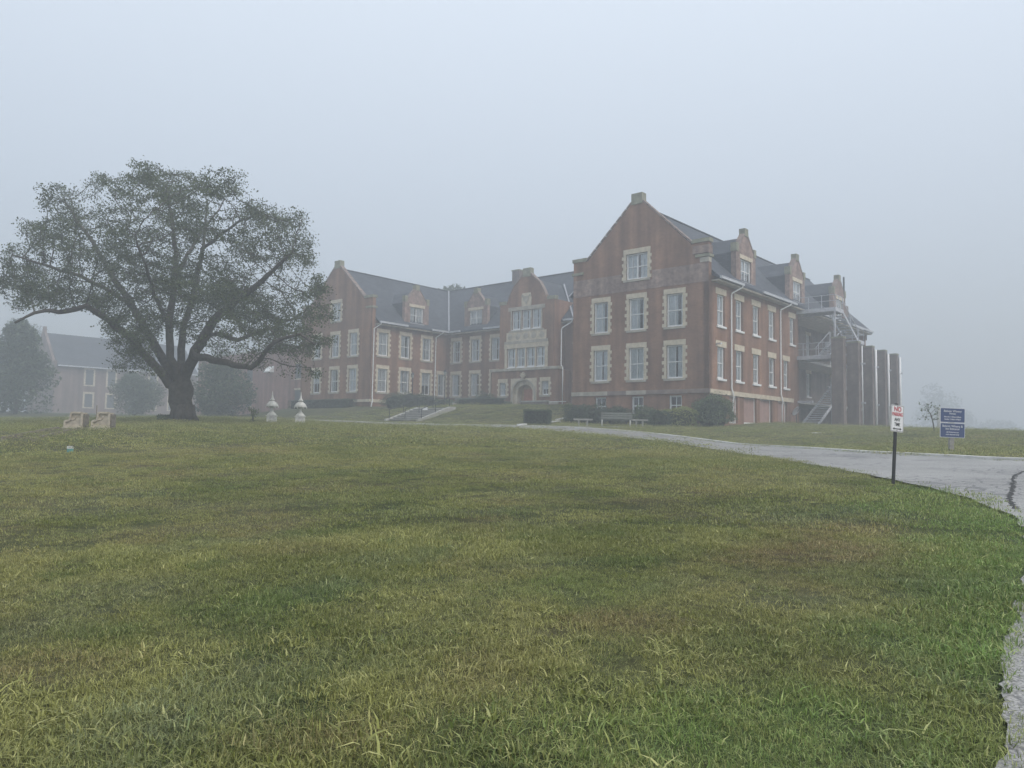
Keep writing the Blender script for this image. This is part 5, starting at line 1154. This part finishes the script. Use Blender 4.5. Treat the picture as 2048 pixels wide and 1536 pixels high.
def clump_mesh(name, nb, rad_, hmin, hmax, wid, lean):
    V_, F_, T_ = [], [], []
    for k in range(nb):
        r_ = rad_ * math.sqrt(rng.uniform()); t = rng.uniform(0, 6.283); x, y = r_*math.cos(t), r_*math.sin(t); hgt = rng.uniform(hmin, hmax); d = rng.uniform(0, 6.283); ln = abs(rng.normal(0, lean)) + .15
        fx, fy = math.cos(d), math.sin(d); sx_, sy_ = -fy, fx; w2 = wid * rng.uniform(.6, 1.3) / 2; o = len(V_)
        for q, ww in ((0, 1), (.55, .85), (1, 0)):
            b_ = ln * q * q * hgt; z = hgt * (q - .35 * ln * q * q)
            if ww: V_ += [(x+fx*b_-sx_*w2*ww, y+fy*b_-sy_*w2*ww, z-.004), (x+fx*b_+sx_*w2*ww, y+fy*b_+sy_*w2*ww, z-.004)]
            else: V_ += [(x+fx*b_, y+fy*b_, z)]
        F_ += [(o, o+1, o+3, o+2), (o+2, o+3, o+4)]; T_ += [rng.uniform()] * 5
    me = bpy.data.meshes.new(name); me.from_pydata(V_, [], F_); me.materials.append(GB); a = me.attributes.new('tint', 'FLOAT', 'POINT'); a.data.foreach_set('value', T_); return me
LIB = bpy.data.collections.new('grass_library')
kinds = {'near': [(150, .21, .012, .034, .0031, 1.1)]*5 + [(120, .19, .020, .048, .0036, 1.2)]*2 + [(60, .17, .030, .060, .0075, 1.3)],
         'mid': [(170, .40, .015, .040, .0060, 1.0)]*4 + [(130, .36, .026, .055, .007, 1.1)]*1,
         'far': [(190, .85, .018, .045, .015, .9)]*4,
         'weed': [(9, .035, .035, .055, .016, 1.5)]*3 + [(18, .06, .02, .04, .014, 1.4)]*3}
cols = {}
for kname, specs in kinds.items():
    cl_ = bpy.data.collections.new('grass_' + kname); cols[kname] = (cl_, len(specs))
    for i, sp_ in enumerate(specs):
        o = bpy.data.objects.new('tuft', clump_mesh('tuft', *sp_)); cl_.objects.link(o)
def gn_instances(name, P, scl, rot, idx_, coll, label):
    me = bpy.data.meshes.new(name); me.vertices.add(len(P)); me.vertices.foreach_set('co', P.astype(np.float32).ravel())
    for nm, tp_, dat in (('scl', 'FLOAT', scl), ('rot', 'FLOAT_VECTOR', rot), ('pick', 'INT', idx_)):
        a = me.attributes.new(nm, tp_, 'POINT'); a.data.foreach_set('vector' if tp_ == 'FLOAT_VECTOR' else 'value', np.ascontiguousarray(dat).ravel())
    a = me.attributes.new('lawn', 'FLOAT_COLOR', 'POINT'); a.data.foreach_set('color', np.c_[lawn_rgb(P[:, 0], P[:, 1], True), np.ones(len(P))].astype(np.float32).ravel())
    me.materials.append(GB); o = link(name, me); tag(o, label, 'grass', kind='stuff')
    ng = bpy.data.node_groups.new(name, 'GeometryNodeTree'); ng.interface.new_socket('Geometry', in_out='INPUT', socket_type='NodeSocketGeometry'); ng.interface.new_socket('Geometry', in_out='OUTPUT', socket_type='NodeSocketGeometry')
    N = ng.nodes; L = ng.links; gi = N.new('NodeGroupInput'); gout = N.new('NodeGroupOutput'); ip = N.new('GeometryNodeInstanceOnPoints'); ci = N.new('GeometryNodeCollectionInfo'); ci.inputs['Collection'].default_value = coll; ci.inputs['Separate Children'].default_value = True; ci.inputs['Reset Children'].default_value = True
    def na(nm, tp_): x = N.new('GeometryNodeInputNamedAttribute'); x.data_type = tp_; x.inputs['Name'].default_value = nm; return x.outputs['Attribute']
    L.new(gi.outputs[0], ip.inputs['Points']); L.new(ci.outputs[0], ip.inputs['Instance']); ip.inputs['Pick Instance'].default_value = True
    L.new(na('pick', 'INT'), ip.inputs['Instance Index']); L.new(na('scl', 'FLOAT'), ip.inputs['Scale']); er = N.new('FunctionNodeEulerToRotation'); L.new(na('rot', 'FLOAT_VECTOR'), er.inputs[0]); L.new(er.outputs[0], ip.inputs['Rotation'])
    L.new(ip.outputs[0], gout.inputs[0]); md = o.modifiers.new('scatter', 'NODES'); md.node_group = ng; return o
inner = [(x - .05, y) for x, y in ROAD]
HALLP = [B2W(u, v) for u, v in ((0, 0), (12.3, 0), (12.3, 7.4), (20, 7.4), (20, 7.0), (31, 7.0), (31, 11.3), (38.5, 11.3), (38.5, 0), (52, 0), (52, 25), (-.1, 38))]
PORCH = [B2W(u, v) for u, v in ((0, 14.5), (-4, 14.5), (-4, 36), (0, 36))]
STEPP = [B2W(u, v) for u, v in ((27.1, -8.2), (27.1, -2), (22.5, -2), (22.5, -8.2))]
def scatter(r0, r1, dens, half=.80):
    n = int(dens * half * (r1*r1 - r0*r0)) + 1; r_ = np.sqrt(rng.uniform(r0*r0, r1*r1, n)); t = rng.uniform(-half, half, n); x = r_*np.sin(t); y = r_*np.cos(t)
    k = ~in_poly(x + np.abs(rng.normal(0, .07, n)), y, ROAD) & ~in_poly(x, y, HALLP) & ~in_poly(x, y, PORCH) & ~in_poly(x, y, STEPP); x, y = x[k], y[k]; return x, y
def grass(kname, r0, r1, dens, smin, smax, label):
    x, y = scatter(r0, r1, dens)
    if kname == 'weed': k = vnoise(x, y, .9, 12) + .5 * vnoise(x, y, 3, 13) > .88; x, y = x[k], y[k]
    z = H(x, y); cl_, nk = cols[kname]; n = len(x)
    s = rng.uniform(smin, smax, n); e = .5 + .5*np.sin(x*.7 + 2*np.sin(y*.45)) * np.sin(y*.6 + 1.3*np.sin(x*.5)); s *= .72 + .5 * e
    lush = np.clip((x - .42*y - .2) / 1.2, 0, 1) * np.clip((17 - y) / 6, 0, 1); s *= 1 + .25 * lush
    idx_ = rng.integers(0, nk, n); 
    if kname == 'near': idx_ = np.where(rng.uniform(size=n) < .35*lush, nk-1, idx_)
    rot = np.c_[rng.normal(0, .12, n), rng.normal(0, .12, n), rng.uniform(0, 6.283, n)]
    return gn_instances('grass', np.c_[x, y, z], s.astype(np.float32), rot.astype(np.float32), idx_.astype(np.int32), cl_, label)
grass('near', 1.2, 9.5, 125, .75, 1.25, 'short mown grass of the lawn nearest the camera')
grass('weed', 1.4, 12, 30, .7, 1.2, 'broad-leaved weeds and clover scattered through the near lawn')
grass('mid', 9.5, 24, 22, .8, 1.25, 'mown grass of the middle lawn and the road verge')
grass('far', 24, 78, 4.5, .8, 1.3, 'distant mown grass up to the foot of the hall')

# ------------------------------------------------------------------ fog
HZ = bpy.data.materials.new('fog'); HZ.use_nodes = True; hn, hl = HZ.node_tree.nodes, HZ.node_tree.links; hn.clear()
ho = hn.new('ShaderNodeOutputMaterial'); pv = hn.new('ShaderNodeVolumePrincipled'); pv.inputs['Color'].default_value = (.755, .80, .855, 1); pv.inputs['Absorption Color'].default_value = (0, 0, 0, 1); pv.inputs['Density'].default_value = .0052; pv.inputs['Anisotropy'].default_value = .15
hl.new(pv.outputs[0], ho.inputs['Volume'])
hz = MB().box(-340, 340, -340, 340, -11, 26).build('haze', HZ); tag(hz, kind='stuff')
